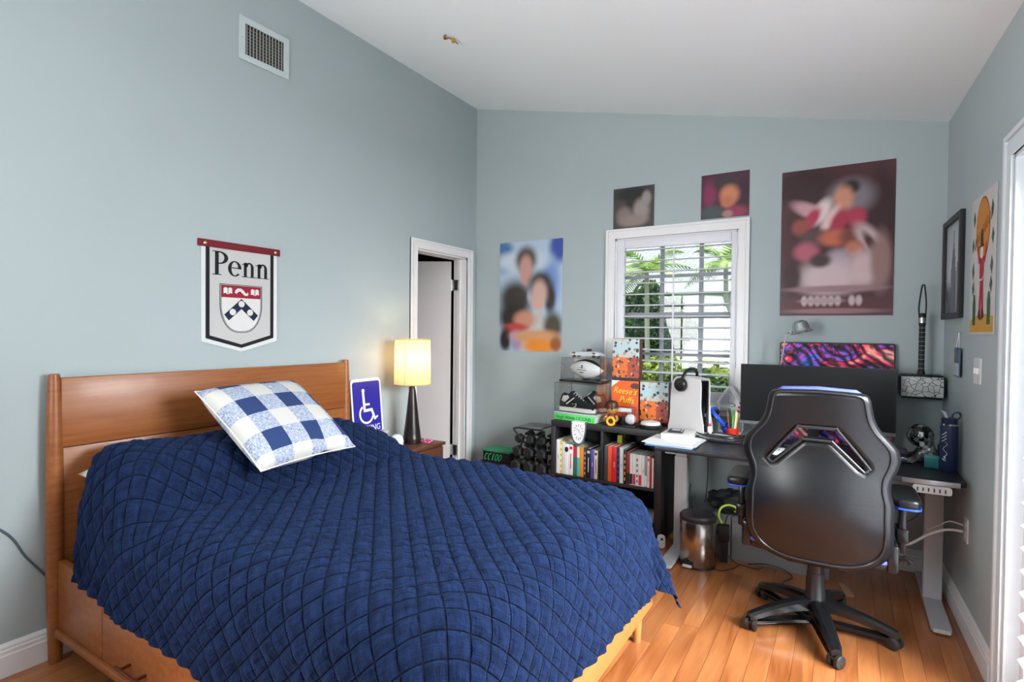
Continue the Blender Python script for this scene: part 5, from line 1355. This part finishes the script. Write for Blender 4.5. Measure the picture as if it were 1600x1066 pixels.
# ---------------------------------------------------------------- colourful mat leaning on the wall
def swirl():
    s = NT('holographic_print'); v = s.coord()
    n0 = s.noise(v, 4.5, 2, .5, 2.2)
    w_ = s.n('ShaderNodeTexWave'); w_.inputs['Scale'].default_value = 7; w_.inputs['Distortion'].default_value = 9; w_.inputs['Detail'].default_value = 2.5; w_.inputs['Detail Scale'].default_value = .9
    s.t.links.new(s.map(v, rot=(0, .8, 0)), w_.inputs['Vector'])
    c = s.ramp(n0.outputs[0], [(.28, S((22, 16, 26))), (.38, S((44, 96, 190))), (.45, S((136, 70, 170))), (.50, S((30, 18, 26))), (.55, S((206, 40, 90))), (.61, S((236, 150, 130))), (.68, S((60, 40, 90))), (.76, S((120, 190, 220)))])
    sh_ = s.ramp(w_.outputs['Fac'], [(.0, (0.12, .12, .14)), (.45, (.95, .95, .95)), (.85, (2.2, 2.2, 2.3))])
    m_ = s.n('ShaderNodeMix', data_type='RGBA', blend_type='MULTIPLY'); m_.inputs[0].default_value = 1
    s.t.links.new(c, m_.inputs[6]); s.t.links.new(sh_, m_.inputs[7]); s.col(m_.outputs[2]); s.b.inputs['Roughness'].default_value = .25; return s.m
mtt = thing('art_panel', 'panel with swirling magenta and blue holographic art leaning behind the monitor', 'art panel', (2.779, -.088, DZT), rot=(math.radians(-5), 0, 0))
plate('backing', [rrect(-.31, .31, 0, .63, .015)], .003, M_BLACK, mtt, XZ, bev=.001)
plate('print', [rrect(-.302, .302, .008, .622, .012)], .0004, swirl(), mtt, Matrix.Translation((0, -.0036, 0)) @ XZ)
for dx in (-.296, .296): MB().ball((dx, -.004, .615), .003, 8, 6).obj('rivet', M_CHROME, mtt)
# ---------------------------------------------------------------- silver desk lamp
dl_ = thing('desk_lamp', 'silver jointed desk lamp with dome shade beside the art panel', 'lamp', (2.47, -.185, DZT))
MB().lathe([(.001, 0), (.055, 0), (.058, .005), (.055, .016), (.012, .02), (.001, .02)], 24).obj('base', M_STEEL, dl_)
for dy in (-.007, .007):
    MB().tube([(0, dy, .02), (.012, dy, .42)], .004, 8).obj('lower_arm', M_STEEL, dl_)
    MB().tube([(.012, dy, .42), (.048, dy, .685)], .004, 8).obj('upper_arm', M_STEEL, dl_)
for p_ in ((.012, 0, .42), (.028, 0, .545), (.048, 0, .685)): MB().tube([(p_[0], -.016, p_[2]), (p_[0], .016, p_[2])], .009, 10).obj('joint', M_CHROME, dl_)
MB().tube([(.048, 0, .685), (.085, 0, .70)], .006, 8).obj('shade_stem', M_CHROME, dl_)
hd = MB().lathe([(.001, .075), (.022, .075), (.04, .062), (.046, .045), (.048, .02), (.056, .008), (.068, .0), (.066, -.002), (.052, .006), (.044, .02), (.04, .042), (.03, .056), (.001, .06)], 32, TR(.135, 0, .69, ry=math.radians(-14))).obj('lamp_shade', mat('shade_steel', (178, 184, 184), .25, .9), dl_)
MB().ball((.135, 0, .705), (.022, .022, .026), 14, 10).obj('bulb', mat('bulb_white', (226, 230, 232), .3), hd)

# ---------------------------------------------------------------- right end of the desk
gl = thing('globe', 'glossy black globe with silver continents on the desk', 'globe', (3.19, -.315, DZT))
MB().lathe([(.001, 0), (.05, 0), (.052, .006), (.045, .03), (.022, .055), (.018, .068)], 24).obj('base', M_BLACK, gl)
def globemat():
    s = NT('globe_print'); v = s.coord(); n = s.noise(v, 17, 4, .55, .3)
    f = s.math('GREATER_THAN', n.outputs[0], .49)
    s.col(s.mix(f, S((14, 16, 18)), S((176, 184, 186)))); s.t.links.new(s.math('MULTIPLY', f, .8), s.b.inputs['Metallic']); s.b.inputs['Roughness'].default_value = .12; return s.m
gs = MB().ball((0, 0, 0), .062, 32, 20).obj('sphere', globemat(), gl); gs.location = (0, 0, .137); gs.rotation_euler = (.4, .3, .5)
bt = thing('water_bottle', 'navy water bottle with straw lid and white markings on the desk', 'bottle', (3.287, -.515, DZT))
M_NAVY = mat('bottle_navy', (38, 52, 92), .4)
MB().lathe([(.001, 0), (.035, 0), (.037, .004), (.037, .222), (.035, .230), (.001, .230)], 28).obj('body', M_NAVY, bt)
MB().lathe([(.0345, .230), (.0345, .238), (.033, .239)], 24).obj('steel_ring', M_CHROME, bt)
ld = MB().lathe([(.001, .239), (.0335, .239), (.0335, .262), (.028, .268), (.001, .268)], 24).obj('lid', mat('lid_navy', (30, 42, 78), .35), bt)
MB().tube(smooth([(.01, 0, .264), (.014, 0, .288), (.036, 0, .296), (.042, 0, .276), (.028, 0, .258)], 4), .004, 8).obj('carry_loop', M_NAVY, ld)
MB().tube([(-.012, -.004, .266), (-.022, -.006, .292), (-.034, -.006, .298)], [.007, .007, .005], 10).obj('straw_spout', mat('spout_white', (214, 222, 232), .4), ld)
def onbody(pts, r_, nm, mt):
    MB().tube([(.0375 * math.sin(a), -.0375 * math.cos(a), z_) for a, z_ in pts], r_, 6).obj(nm, mt, bt)
for dz in (0, .016, .032): onbody([(-1.0, .150 + dz), (-.7, .156 + dz), (-.4, .168 + dz)], .0022, 'printed_mark', M_WHITE)
onbody([(-.55 + .22 * math.sin(i * .55), .150 - i * .0042) for i in range(20)], .0014, 'printed_mark', M_WHITE)
onbody([(-.85, .062), (-.45, .056)], .003, 'printed_mark', M_WHITE); onbody([(-.6, .076), (-.5, .066)], .003, 'printed_mark', M_WHITE)
tb = thing('teal_box', 'small teal cube box on the desk below the globe', 'box', (3.222, -.485, DZT + .0003), -.1)
MB().box(-.030, .030, -.020, .03, 0, .060, .005).obj('box_body', mat('teal', (52, 128, 138), .45), tb)
MB().box(-.0305, .0305, -.0205, .0305, .050, .0615, .004).obj('lid', mat('teal_lid', (70, 150, 158), .45), tb)
gj = thing('glass_jar', 'clear glass jar with pale lid behind the water bottle', 'jar', (3.288, -.40, DZT))
MB().lathe([(.001, 0), (.030, 0), (.033, .005), (.033, .105), (.027, .12), (.027, .13), (.025, .13), (.025, .12), (.031, .104), (.031, .006), (.001, .004)], 24).obj('glass', glass('jar_glass', (.88, .94, .92), .3, .85, .05), gj)
MB().lathe([(.001, .13), (.029, .13), (.029, .152), (.027, .155), (.001, .155)], 22).obj('lid', mat('jar_lid', (150, 160, 150), .5), gj)
MB().ball((.002, -.004, .027), (.022, .02, .02), 12, 8).obj('contents', mat('jar_stuff', (190, 190, 180), .7), gj)
pk = thing('purple_case', 'dull purple soft case lying beside the globe base', 'case', (3.10, -.26, DZT))
MB().box(-.045, .04, -.05, .05, 0, .045, .012, seg=3).obj('case_body', mat('purple_grey', (92, 80, 104), .7), pk)
MB().tube([(-.045, -.051, .024), (.04, -.051, .024)], .0018, 6).obj('zip', M_BLACK, pk)
bw = thing('dark_speaker', 'small black speaker standing beside the monitor edge', 'speaker', (3.06, -.39, DZT))
MB().box(-.02, .02, -.02, .02, 0, .085, .005).obj('cabinet', M_BLACK, bw)
MB().lathe([(.013, 0), (.013, .002), (.004, .003)], 16, Matrix.Translation((0, -.02, .055)) @ XZ).obj('driver', M_HP, bw)
def crumple():
    b = bmesh.new(); bmesh.ops.create_icosphere(b, subdivisions=3, radius=1)
    for v in b.verts:
        n_ = noise.noise(v.co * 2.7) * .55 + noise.noise(v.co * 6) * .3
        v.co = Vector((v.co.x * .032, v.co.y * .03, v.co.z * .055)) * (1 + n_)
    m_ = bpy.data.meshes.new('bag'); b.to_mesh(m_); b.free(); return m_
cg = link('plastic_bag', crumple(), glass('crinkled_film', (.9, .93, .94), 1.2, .8, .12), smooth=False, loc=(3.216, -.415, DZT + .078)); tag(cg, 'crumpled clear plastic bag between globe and water bottle', 'bag')
for c_ in [(3.16, -.42)]:
    fo = link('foil_wrapper', crumple(), mat('foil', (150, 152, 160), .25, .9), smooth=False, loc=(3.128, -.43, DZT + .016), rot=(0, PI / 2, .3)); fo.scale = (.42, .8, .8); tag(fo, 'crumpled silver wrapper lying near the globe', 'wrapper')

# ================================================================ under the desk
tc = thing('trash_can', 'brushed steel pedal bin with black lid under the desk', 'bin', (2.092, -.592, 0))
MB().lathe([(.001, .003), (.100, .003), (.104, .01), (.104, .272), (.102, .275), (.001, .275)], 36).obj('body', mat('bin_steel', (178, 170, 164), .22, 1., scale=400, var=.06), tc)
MB().lathe([(.1055, 0), (.1055, .012), (.1, .013)], 36).obj('base_ring', M_BLACK, tc)
MB().lathe([(.106, .275), (.107, .296), (.098, .308), (.05, .314), (.001, .315)], 36).obj('lid', mat('bin_lid', (44, 42, 44), .45), tc)
MB().box(-.060, -.006, -.122, -.085, .012, .026, .003).obj('pedal', mat('pedal_white', (206, 204, 202), .4), tc)
MB().box(-.066, .0, -.108, -.08, .010, .044, .002).obj('pedal_slot', M_BLACK, tc)
for x0, x1, lab in ((2.135, 2.249, 'narrow grey fabric storage box under the desk behind the pedal bin'), (2.256, 2.78, 'wide grey fabric storage box under the desk behind the chair')):
    t = thing('storage_box', lab, 'storage box', ((x0 + x1) / 2, -.29, 0)); hw_ = (x1 - x0) / 2
    MB().box(-hw_, hw_, -.13, .16, 0, .25, .004).obj('box_body', mat('grey_fabric', (132, 130, 132), .9, scale=500, var=.35), t)
    MB().box(-hw_ - .001, hw_ + .001, -.131, .161, .235, .262, .003).obj('lid', mat('grey_fabric_lid', (120, 118, 120), .9, scale=500, var=.35), t)
    MB().tube(smooth([(-.03, -.133, .17), (-.015, -.14, .155), (.015, -.14, .155), (.03, -.133, .17)], 3), .004, 6).obj('pull_tab', M_BLACK, t)
bb = thing('cable_bag', 'black mesh bag heaped with cables on top of the storage boxes', 'bag', (2.25, -.30, .263))
b_ = bmesh.new(); bmesh.ops.create_icosphere(b_, subdivisions=4, radius=1)
for v in b_.verts:
    n_ = noise.noise(v.co * 2.2 + Vector((3, 1, 0))) * .4 + noise.noise(v.co * 5) * .15
    v.co = Vector((v.co.x * .15, v.co.y * .09, max(v.co.z, -.6) * .085)) * (1 + n_); v.co.z += .055; v.co.z = max(v.co.z, .001)
me_ = bpy.data.meshes.new('bag_body'); b_.to_mesh(me_); b_.free()
link('bag_body', me_, mat('bag_black', (26, 27, 30), .7, scale=80, var=.4, bump=.3), bb)
MB().tube(smooth([(-.02, -.05, .10), (-.03, -.05, .135), (.0, -.05, .15), (.02, -.05, .125), (.015, -.05, .10)], 4), .003, 6).obj('loop', M_BLACK, bb)
pb = thing('power_brick', 'black power adapter block hanging beside the storage boxes', 'adapter', (2.225, -.475, .10), .1)
MB().box(-.03, .03, -.02, .02, .03, .13, .006, M=TR(0, 0, 0, ry=-.12)).obj('block', M_BLACK, pb)
MB().tube(smooth([(.0, 0, .12), (.01, .0, .17), (.02, .03, .2)], 4), .004, 6).obj('lead', M_BLACK, pb)
MB().box(-.02, .02, -.015, .015, -.10, .034).obj('stand', M_BLACK, pb)
o = MB().tube(smooth([(2.205, -.462, .232), (2.19, -.48, .28), (2.20, -.47, .325), (2.235, -.45, .345), (2.275, -.43, .335), (2.285, -.42, .31), (2.27, -.41, .30)], 6), .0065, 8).obj('lime_cable', mat('lime_cable', (186, 214, 84), .4)); tag(o, 'thick lime yellow cable arching over the black bag', 'cable')
wp = thing('white_sensor', 'small white rounded gadget with a dark eye beside the bookcase foot', 'gadget', (1.838, -.475, 0), .2)
plate('body', [rrect(-.026, .026, 0, .088, .022)], .009, mat('gadget_white', (232, 232, 232), .4), wp, XZ, bev=.004)
MB().lathe([(.008, 0), (.008, .003), (.001, .003)], 14, Matrix.Translation((.004, -.0085, .062)) @ XZ).obj('eye', M_BLACK, wp)
for pts, lab in (([(2.10, -.38, DZT - .03), (2.105, -.40, .5), (2.10, -.42, .36), (2.09, -.41, .33)], 'black cord dropping straight from the desktop to the black bag'),
                 ([(2.12, -.40, DZT - .03), (2.18, -.42, .655), (2.28, -.42, .70)], 'short black cord looping under the desktop'),
                 ([(2.33, -.42, DZT - .03), (2.38, -.41, .62), (2.45, -.40, .56), (2.5, -.38, .5)], 'black cord slanting down behind the chair armrest'),
                 ([(1.992, -.36, .42), (1.995, -.42, .35), (2.01, -.47, .322), (2.03, -.46, .322)], 'thin black cord running from the desk leg to the pedal bin'),
                 ([(2.235, -.46, .045), (2.26, -.45, .02), (2.30, -.47, .006), (2.40, -.49, .006), (2.44, -.45, .006)], 'black cord trailing on the boards from the adapter'),
                 ([(2.16, -.52, .006), (2.17, -.60, .006), (2.23, -.63, .006), (2.29, -.56, .006), (2.32, -.47, .006)], 'brown cord curling on the boards behind the bin'),
                 ([(2.36, -.45, .006), (2.40, -.48, .03), (2.46, -.50, .05), (2.55, -.47, .03), (2.60, -.50, .006), (2.56, -.60, .006), (2.60, -.66, .006)], 'dark cord bunched on the boards behind the chair'),
                 ([(3.16, -.55, DZT - .03), (3.165, -.56, .60), (3.175, -.58, .52), (3.13, -.58, .46), (3.08, -.56, .44)], 'black cord hanging below the control panel'),
                 ([(3.327, -.665, .47), (3.27, -.655, .465), (3.20, -.66, .43), (3.12, -.65, .36), (3.04, -.62, .33), (2.96, -.6, .34)], 'thick white cord running from the wall socket behind the desk leg'),
                 ([(3.327, -.66, .50), (3.28, -.63, .50), (3.24, -.60, .46), (3.20, -.58, .43)], 'thin grey cord running from the wall socket')):
    wht = 'white' in lab
    o = MB().tube(smooth(pts, 7), .0065 if wht else .0035, 7).obj('cord', M_CBW if wht or 'grey' in lab else (mat('cord_brown', (84, 40, 28), .5) if 'brown' in lab else M_CBL)); tag(o, lab, 'cord')
sp = thing('shoe_horn', 'pale wooden shoe horn lying on the floor behind the chair', 'shoe horn', (2.86, -.50, .004), .3)
plate('blade', [[(p.x, p.y) for p in smooth([(-.02, -.07, 0), (.02, -.07, 0), (.018, 0, 0), (.010, .07, 0), (-.010, .07, 0), (-.018, 0, 0)], 4, True)]], .003, mat('pale_wood', (206, 160, 126), .6), sp, bev=.001)
MB().lathe([(.003, 0), (.003, .004)], 10, TR(0, .06, 0)).obj('peg', M_BLACK, sp)

# ================================================================ hammer on the back wall (plain war-hammer prop)
def marble():
    s = NT('cracked_stone'); v = s.coord()
    vo = s.n('ShaderNodeTexVoronoi', feature='DISTANCE_TO_EDGE'); vo.inputs['Scale'].default_value = 30
    s.t.links.new(s.map(v, scale=(1, 1, 1.2)), vo.inputs['Vector']); n = s.noise(v, 22, 3)
    f = s.math('LESS_THAN', vo.outputs['Distance'], .035)
    c = s.ramp(n.outputs[0], [(.3, S((176, 184, 182))), (.7, S((214, 218, 214)))])
    s.col(s.mix(f, c, S((34, 38, 40)))); s.b.inputs['Roughness'].default_value = .35; return s.m
hm = thing('prop_hammer', 'toy war hammer with cracked stone face and wrapped handle hung on the wall', 'hammer', (3.205, -.12, 1.112))
M_HD = mat('hammer_dark', (44, 48, 52), .35, .5, bump=.2)
MB().box(-.105, .105, -.062, .062, -.068, .068, .016, seg=1).obj('head', M_HD, hm)
MB().box(-.096, .096, -.066, -.060, -.056, .056, .002).obj('stone_face', marble(), hm)
MB().box(-.086, .086, .060, .064, -.050, .050, .002).obj('stone_face', MATS.get('cracked_stone', M_GREY), hm)
hn = MB().lathe([(.015, .066), (.018, .07), (.018, .085), (.0145, .09), (.0145, .345), (.017, .35), (.018, .40), (.012, .415), (.001, .418)], 18).obj('handle', mat('grip_black', (26, 27, 30), .6), hm)
for i in range(10): MB().lathe([(.0148, 0), (.0162, .002), (.0148, .004)], 16, TR(0, 0, .10 + i * .0255)).obj('wrap_ring', mat('wrap_silver', (150, 156, 158), .4, .6), hn)
MB().lathe([(.019, .36), (.0195, .37), (.017, .40)], 16).obj('pommel', M_STEEL, hn)
MB().tube(smooth([(-.014, 0, .40), (-.017, 0, .45), (-.006, 0, .56), (.0, 0, .575), (.008, 0, .565), (.016, 0, .47), (.014, 0, .40)], 5), .004, 6).obj('wrist_strap', M_BLACK, hm)
MB().lathe([(.02, -.075), (.022, -.068)], 16).obj('end_cap', M_STEEL, hm)
for dx in (-.05, .05): MB().box(dx - .006, dx + .006, .06, .116, -.015, .012).obj('wall_hook', M_STEEL, hm)

# ================================================================ right wall things
def onright(name, lab, cat, yc, zc, off=.003):
    return thing(name, lab, cat, RW(yc, off, zc), TH)
pf = onright('framed_print', 'black framed grey city tower print on the blue wall', 'picture', -.262, 1.764, .012)
plate('frame', [rect(-.222, -.272, .222, .272), rect(-.192, -.242, .192, .242)], .011, M_BLACK, pf, NYZ, bev=.002)
def tower():
    s = NT('city_photo'); v = s.coord(); sx = s.n('ShaderNodeSeparateXYZ'); s.t.links.new(v, sx.inputs[0])
    z = s.math('ADD', s.math('MULTIPLY', sx.outputs[2], 1.9), .5)
    n = s.n('ShaderNodeTexVoronoi', distance='CHEBYCHEV'); n.inputs['Scale'].default_value = 34; s.t.links.new(s.map(v, scale=(1, 1, .35)), n.inputs['Vector'])
    hs_ = s.n('ShaderNodeSeparateColor'); s.t.links.new(n.outputs['Color'], hs_.inputs[0])
    city = s.ramp(hs_.outputs[0], [(.1, S((40, 42, 46))), (.9, S((150, 152, 156)))])
    sky = s.ramp(z, [(.3, S((206, 208, 210))), (1, S((168, 172, 178)))])
    hgt = s.math('ADD', s.math('MULTIPLY', hs_.outputs[1], .16), -.13)
    c = s.mix(s.math('LESS_THAN', sx.outputs[2], hgt), sky, city)
    s.col(c); s.b.inputs['Roughness'].default_value = .3; return s.m
plate('photo', [rect(-.195, -.245, .195, .245)], .001, tower(), pf, Matrix.Translation((.006, 0, 0)) @ NYZ)
twp = MB()
for w_, z0, z1 in ((.055, -.24, .0), (.042, 0, .06), (.028, .06, .10), (.014, .10, .13), (.004, .13, .20)): twp.box(.0035, .0048, -w_, w_, z0, z1)
twp.obj('tower_image', mat('tower_grey', (104, 106, 110), .5, scale=220, var=.5), pf, smooth=False)

sk = onright('sketch_poster', 'tall hand drawn poster of a red figure lifting an orange oval', 'poster', -.845, 1.72)
SWd, SHt = .212, .312
MB().box(-.001, .001, -SWd, SWd, -SHt, SHt).obj('paper', mat('poster_paper', (196, 192, 190), .7, scale=12, var=.1), sk, smooth=False)
def ink(nm, poly, rgb, d=.0014): return plate(nm, [poly], .0003, paint(rgb, .7), sk, Matrix.Translation((-d, 0, 0)) @ NYZ)
ink('ground_patch', [(-SWd + .01, -SHt + .01), (SWd - .01, -SHt + .01), (SWd - .01, -SHt + .075), (.05, -SHt + .09), (-.06, -SHt + .085), (-SWd + .01, -SHt + .065)], (196, 148, 62))
ink('oval', ell(.0, .155, .118, .142, 30), (150, 92, 34)); ink('oval', ell(.0, .155, .108, .132, 30), (196, 128, 54), .0020)
for i in range(9):   # ribbon of scribbled dark strokes over the oval
    x_ = -.13 + i * .033; z_ = .075 + i * .012
    ink('scribble', [(x_, z_), (x_ + .010, z_ + .002), (x_ + .020, z_ + .05), (x_ + .012, z_ + .052)], (96, 52, 20), .0026)
ink('figure', [(-.028, .03), (.028, .03), (.034, -.03), (.024, -.09), (.036, -.20), (.010, -.20), (.0, -.11), (-.010, -.20), (-.036, -.20), (-.024, -.09), (-.034, -.03)], (176, 36, 52), .0030)
for s__ in (-1, 1):
    ink('arm', [(s__ * .026, .03), (s__ * .050, .0), (s__ * .078, .06), (s__ * .070, .09), (s__ * .058, .085), (s__ * .058, .06), (s__ * .045, .03)], (176, 36, 52), .0030)
    ink('boot', [(s__ * .010, -.20), (s__ * .036, -.20), (s__ * .052, -.235), (s__ * .006, -.25)], (84, 34, 30), .0032)
    for x_, z_, h_ in ((.15, .22, .035), (.165, .10, .035), (.155, -.02, .04), (.15, -.10, .035)):
        ink('leaf', [(s__ * x_, z_ + h_), (s__ * (x_ + .022), z_ + .005), (s__ * (x_ + .006), z_ - h_), (s__ * (x_ - .02), z_ - .005)], (58, 96, 66), .0018)
    ink('cactus', [(s__ * .10, -.27), (s__ * .10, -.17), (s__ * .115, -.13), (s__ * .135, -.13), (s__ * .15, -.17), (s__ * .15, -.27)], (52, 92, 58), .0022)
ink('head', ell(0, .055, .024, .032, 16), (216, 206, 196), .0036); ink('hat', [(-.045, .075), (.045, .075), (.02, .085), (.012, .15), (-.012, .15), (-.02, .085)], (60, 40, 40), .0042)
ink('lasso', arc(0, -.045, .048, .030, .006, .006, PI, 2 * PI, 16), (226, 216, 206), .0042)

lsw = onright('light_switch', 'white double light switch plate beside the shutter opening', 'switch', -.80, 1.243, .002)
plate('cover_plate', [rrect(-.058, .058, -.058, .058, .006)], .003, mat('switch_white', (206, 212, 212), .4), lsw, NYZ, bev=.001)
for dy in (-.023, .023): MB().box(-.010, .0, dy - .006, dy + .006, -.013, .013, .001).obj('toggle', M_WHITE, lsw)
ot = onright('wall_socket', 'white wall socket low on the blue wall behind the desk leg', 'socket', -.663, .48, .002)
plate('cover_plate', [rrect(-.036, .036, -.058, .058, .006)], .003, MATS['switch_white'], ot, NYZ, bev=.001)
for dz in (-.022, .022): MB().lathe([(.015, 0), (.015, .0035), (.001, .0035)], 16, Matrix.Translation((-.001, 0, dz)) @ Matrix.Rotation(-PI / 2, 4, 'Y')).obj('receptacle', M_WHITE, ot)
tg = onright('hanging_tag', 'small calendar card hanging from a hook on the blue wall', 'card', -.45, 1.268, .014)
MB().box(-.003, .003, -.055, .055, -.075, .072, .001).obj('card', mat('card_blue', (74, 92, 124), .6), tg)
MB().box(-.004, -.003, -.05, .05, -.068, -.005).obj('grid_print', mat('card_pale', (176, 184, 190), .7, scale=140, var=.3), tg, smooth=False)
MB().box(-.004, -.003, -.05, .05, .0, .06).obj('photo_print', mat('card_photo', (96, 104, 112), .6, scale=60, var=.4), tg, smooth=False)
MB().tube([(0, -.03, .072), (.004, 0, .15), (0, .03, .072)], .0012, 6).obj('string', M_WHITE, tg)
MB().tube([(.014, 0, .152), (.0, 0, .150), (-.006, 0, .157)], .0025, 8).obj('hook', M_STEEL, tg)

# ================================================================ gaming chair
ch = thing('gaming_chair', 'black leather gaming chair with blue trim turned to the desk', 'chair', (2.735, -1.03, 0), math.radians(1))
M_LEA = mat('black_leather', (18, 19, 22), .32, scale=240, var=.2, bump=.05)
M_LEAG = mat('leather_seam', (40, 41, 44), .3)
M_BLUE = mat('blue_suede', (86, 98, 190), .7)
M_NYL = mat('black_nylon', (22, 22, 24), .25, scale=60)
half = [(.0, .372), (.12, .374), (.20, .395), (.250, .430), (.278, .480), (.285, .54), (.282, .62), (.281, .69), (.270, .745), (.272, .795), (.292, .845), (.300, .885), (.292, .925), (.262, .965), (.228, 1.005), (.207, 1.05), (.196, 1.10), (.186, 1.140), (.150, 1.158), (.0, 1.166)]
hs_ = [(p.x, p.y) for p in smooth([(a, b, 0) for a, b in half], 3)]
full = hs_ + [(-x_, z_) for x_, z_ in hs_[-2:0:-1]]
hole = [(-.172, .838), (-.184, .848), (-.180, .862), (-.078, .990), (-.060, 1.0), (.060, 1.0), (.078, .990), (.180, .862), (.184, .848), (.172, .838), (.158, .846), (.062, .940), (.046, .948), (-.046, .948), (-.062, .940), (-.158, .846)]
def backmesh(outl, ext, bev, off):
    m_ = curve_mesh(outl, ext, bev, 4)
    b = bmesh.new(); b.from_mesh(m_)
    for k in range(19): bmesh.ops.bisect_plane(b, geom=b.verts[:] + b.edges[:] + b.faces[:], plane_co=(0, .39 + k * .042, 0), plane_no=(0, 1, 0))
    for k in range(-8, 9): bmesh.ops.bisect_plane(b, geom=b.verts[:] + b.edges[:] + b.faces[:], plane_co=(k * .036, 0, 0), plane_no=(1, 0, 0))
    for v in b.verts: v.co = bend(v.co.x, v.co.y, v.co.z + off)
    b.to_mesh(m_); b.free(); return m_
def bend(x_, z_, t_):
    """t_ > 0 is towards the sitter's back (away from the seat); the shell curves round the sitter and leans back"""
    lean = -.175 - .16 * (z_ - .37) - .05 * math.exp(-((z_ - .62) / .18) ** 2)
    curl = .55 * x_ * x_
    puff = .018 * math.exp(-((x_ / .22) ** 4)) * math.exp(-((z_ - .64) / .2) ** 4) if t_ > 0 else 0
    return Vector((x_, lean + curl - t_ - puff, z_))
link('backrest', backmesh([full, hole], .040, .026, 0), M_LEA, ch, ang=1.1)
pin = [(x_ * .885, .40 + (z_ - .372) * .955) for x_, z_ in full]
MB().tube([bend(x_, z_, .043 - .0) for x_, z_ in pin], .0045, 8, closed=True).obj('piping', M_LEAG, ch)
hp = [(p.x, p.y) for p in smooth([(a, b, 0) for a, b in hole], 2, True)]
MB().tube([bend(x_ * 1.02, .92 + (z_ - .92) * 1.06, .041) for x_, z_ in hp], .0055, 8, closed=True).obj('slot_trim', M_LEAG, ch)
topc = [(x_, z_) for x_, z_ in [(-.176, 1.10), (.176, 1.10), (.172, 1.146), (.14, 1.168), (0, 1.176), (-.14, 1.168), (-.172, 1.146)]]
link('headrest_pad', backmesh([topc], .030, .02, -.034), M_BLUE, ch, ang=1.1)
fr_ = [(x_ * .82, .44 + (z_ - .372) * .80) for x_, z_ in full]
link('front_cushion', backmesh([fr_, hole], .02, .012, -.052), mat('leather_front', (26, 27, 32), .4), ch, ang=1.1)
# seat
seat = [(-.25, -.20), (-.27, -.05), (-.27, .20), (-.24, .28), (.24, .28), (.27, .20), (.27, -.05), (.25, -.20)]
seat = [(p.x, p.y) for p in smooth([(a, b, 0) for a, b in seat], 4, True)]
plate('seat', [seat], .05, M_LEA, ch, TR(0, 0, .445), bev=.03)
plate('seat_trim', [[(x_ * 1.005, y_ * 1.005) for x_, y_ in seat]], .008, M_BLUE, ch, TR(0, 0, .44), bev=.003)
MB().box(-.12, .12, -.14, .14, .345, .395, .008).obj('tilt_mechanism', M_BLACK, ch)
MB().tube([(-.12, -.05, .36), (-.30, -.06, .365)], .007, 8).obj('tilt_lever', M_BLACK, ch)
# recline bracket on each side
for s__ in (-1, 1):
    MB().box(s__ * .285 - .02, s__ * .285 + .02, -.20, -.10, .40, .52, .012).obj('hinge_cover', M_NYL, ch)
    ar = MB()
    ar.box(s__ * .30 - .018, s__ * .30 + .018, -.08, .02, .40, .47, .006)
    ar.box(s__ * .325 - .014, s__ * .325 + .014, -.07, .01, .45, .66, .008).box(s__ * .325 - .022, s__ * .325 + .022, -.085, .025, .50, .56, .008)
    arm = ar.obj('armrest_support', M_NYL, ch)
    pad = [(-.045, -.13), (-.05, .0), (-.045, .12), (.0, .14), (.045, .12), (.05, 0), (.045, -.13), (.0, -.15)]
    pad = [(p.x, p.y) for p in smooth([(a, b, 0) for a, b in pad], 3, True)]
    plate('arm_pad', [pad], .021, M_LEA, arm, TR(s__ * .335, -.02, .692), bev=.014)
    plate('arm_trim', [[(a * 1.03, b * 1.02) for a, b in pad]], .004, mat('blue_trim', (44, 84, 206), .35), arm, TR(s__ * .335, -.02, .672), bev=.0015)
MB().tube([(.285, -.15, .44), (.33, -.17, .47), (.35, -.18, .455)], [.012, .011, .014], 10).obj('recline_lever', M_NYL, ch)
# column and star base
MB().lathe([(.046, .145), (.043, .15), (.038, .27), (.036, .272), (.036, .345)], 24).obj('gas_column', mat('column_black', (34, 34, 37), .3), ch)
MB().lathe([(.030, .085), (.050, .09), (.056, .13), (.048, .15), (.03, .152)], 24).obj('hub', M_NYL, ch)
A0 = math.radians(-146)
for k in range(5):
    a = A0 + k * 2 * PI / 5
    vs = []; fs = []; n = 12
    for i in range(n + 1):
        t_ = i / n; r_ = .03 + .295 * t_
        zt = .150 - .070 * t_ ** 1.6; w_ = .036 - .012 * t_; hgt = .048 - .020 * t_
        if t_ > .93: w_ *= .8
        for yy, zz in ((-w_, zt - hgt), (w_, zt - hgt), (w_, zt - .010), (w_ * .55, zt), (-w_ * .55, zt), (-w_, zt - .010)): vs.append((r_, yy, zz))
    for i in range(n):
        for q_ in range(6): fs.append((i * 6 + q_, i * 6 + (q_ + 1) % 6, (i + 1) * 6 + (q_ + 1) % 6, (i + 1) * 6 + q_))
    fs += [tuple(range(6)), tuple(n * 6 + i for i in range(5, -1, -1))]
    MB().add(vs, fs).obj('base_leg', M_NYL, ch, rot=(0, 0, a), ang=.5)
    cx, cy = .312 * math.cos(a), .312 * math.sin(a); ca = a + (.9, 2.2, -.5, .3, 1.6)[k]
    cs = MB().box(-.022, .022, -.016, .016, .030, .056, .006, M=TR(cx, cy, 0, ca)).obj('caster', M_NYL, ch)
    MB().lathe([(.009, .050), (.009, .074)], 10, TR(cx, cy)).obj('stem', M_STEEL, cs)
    for s__ in (-1, 1):
        MB().lathe([(.010, 0), (.022, .001), (.0285, .004), (.0285, .018), (.024, .021), (.010, .022)], 20, TR(cx, cy, .0286, ca) @ Matrix.Translation((0, s__ * .006, 0)) @ Matrix.Rotation(-s__ * PI / 2, 4, 'X')).obj('wheel', mat('caster_wheel', (38, 36, 36), .45), cs)
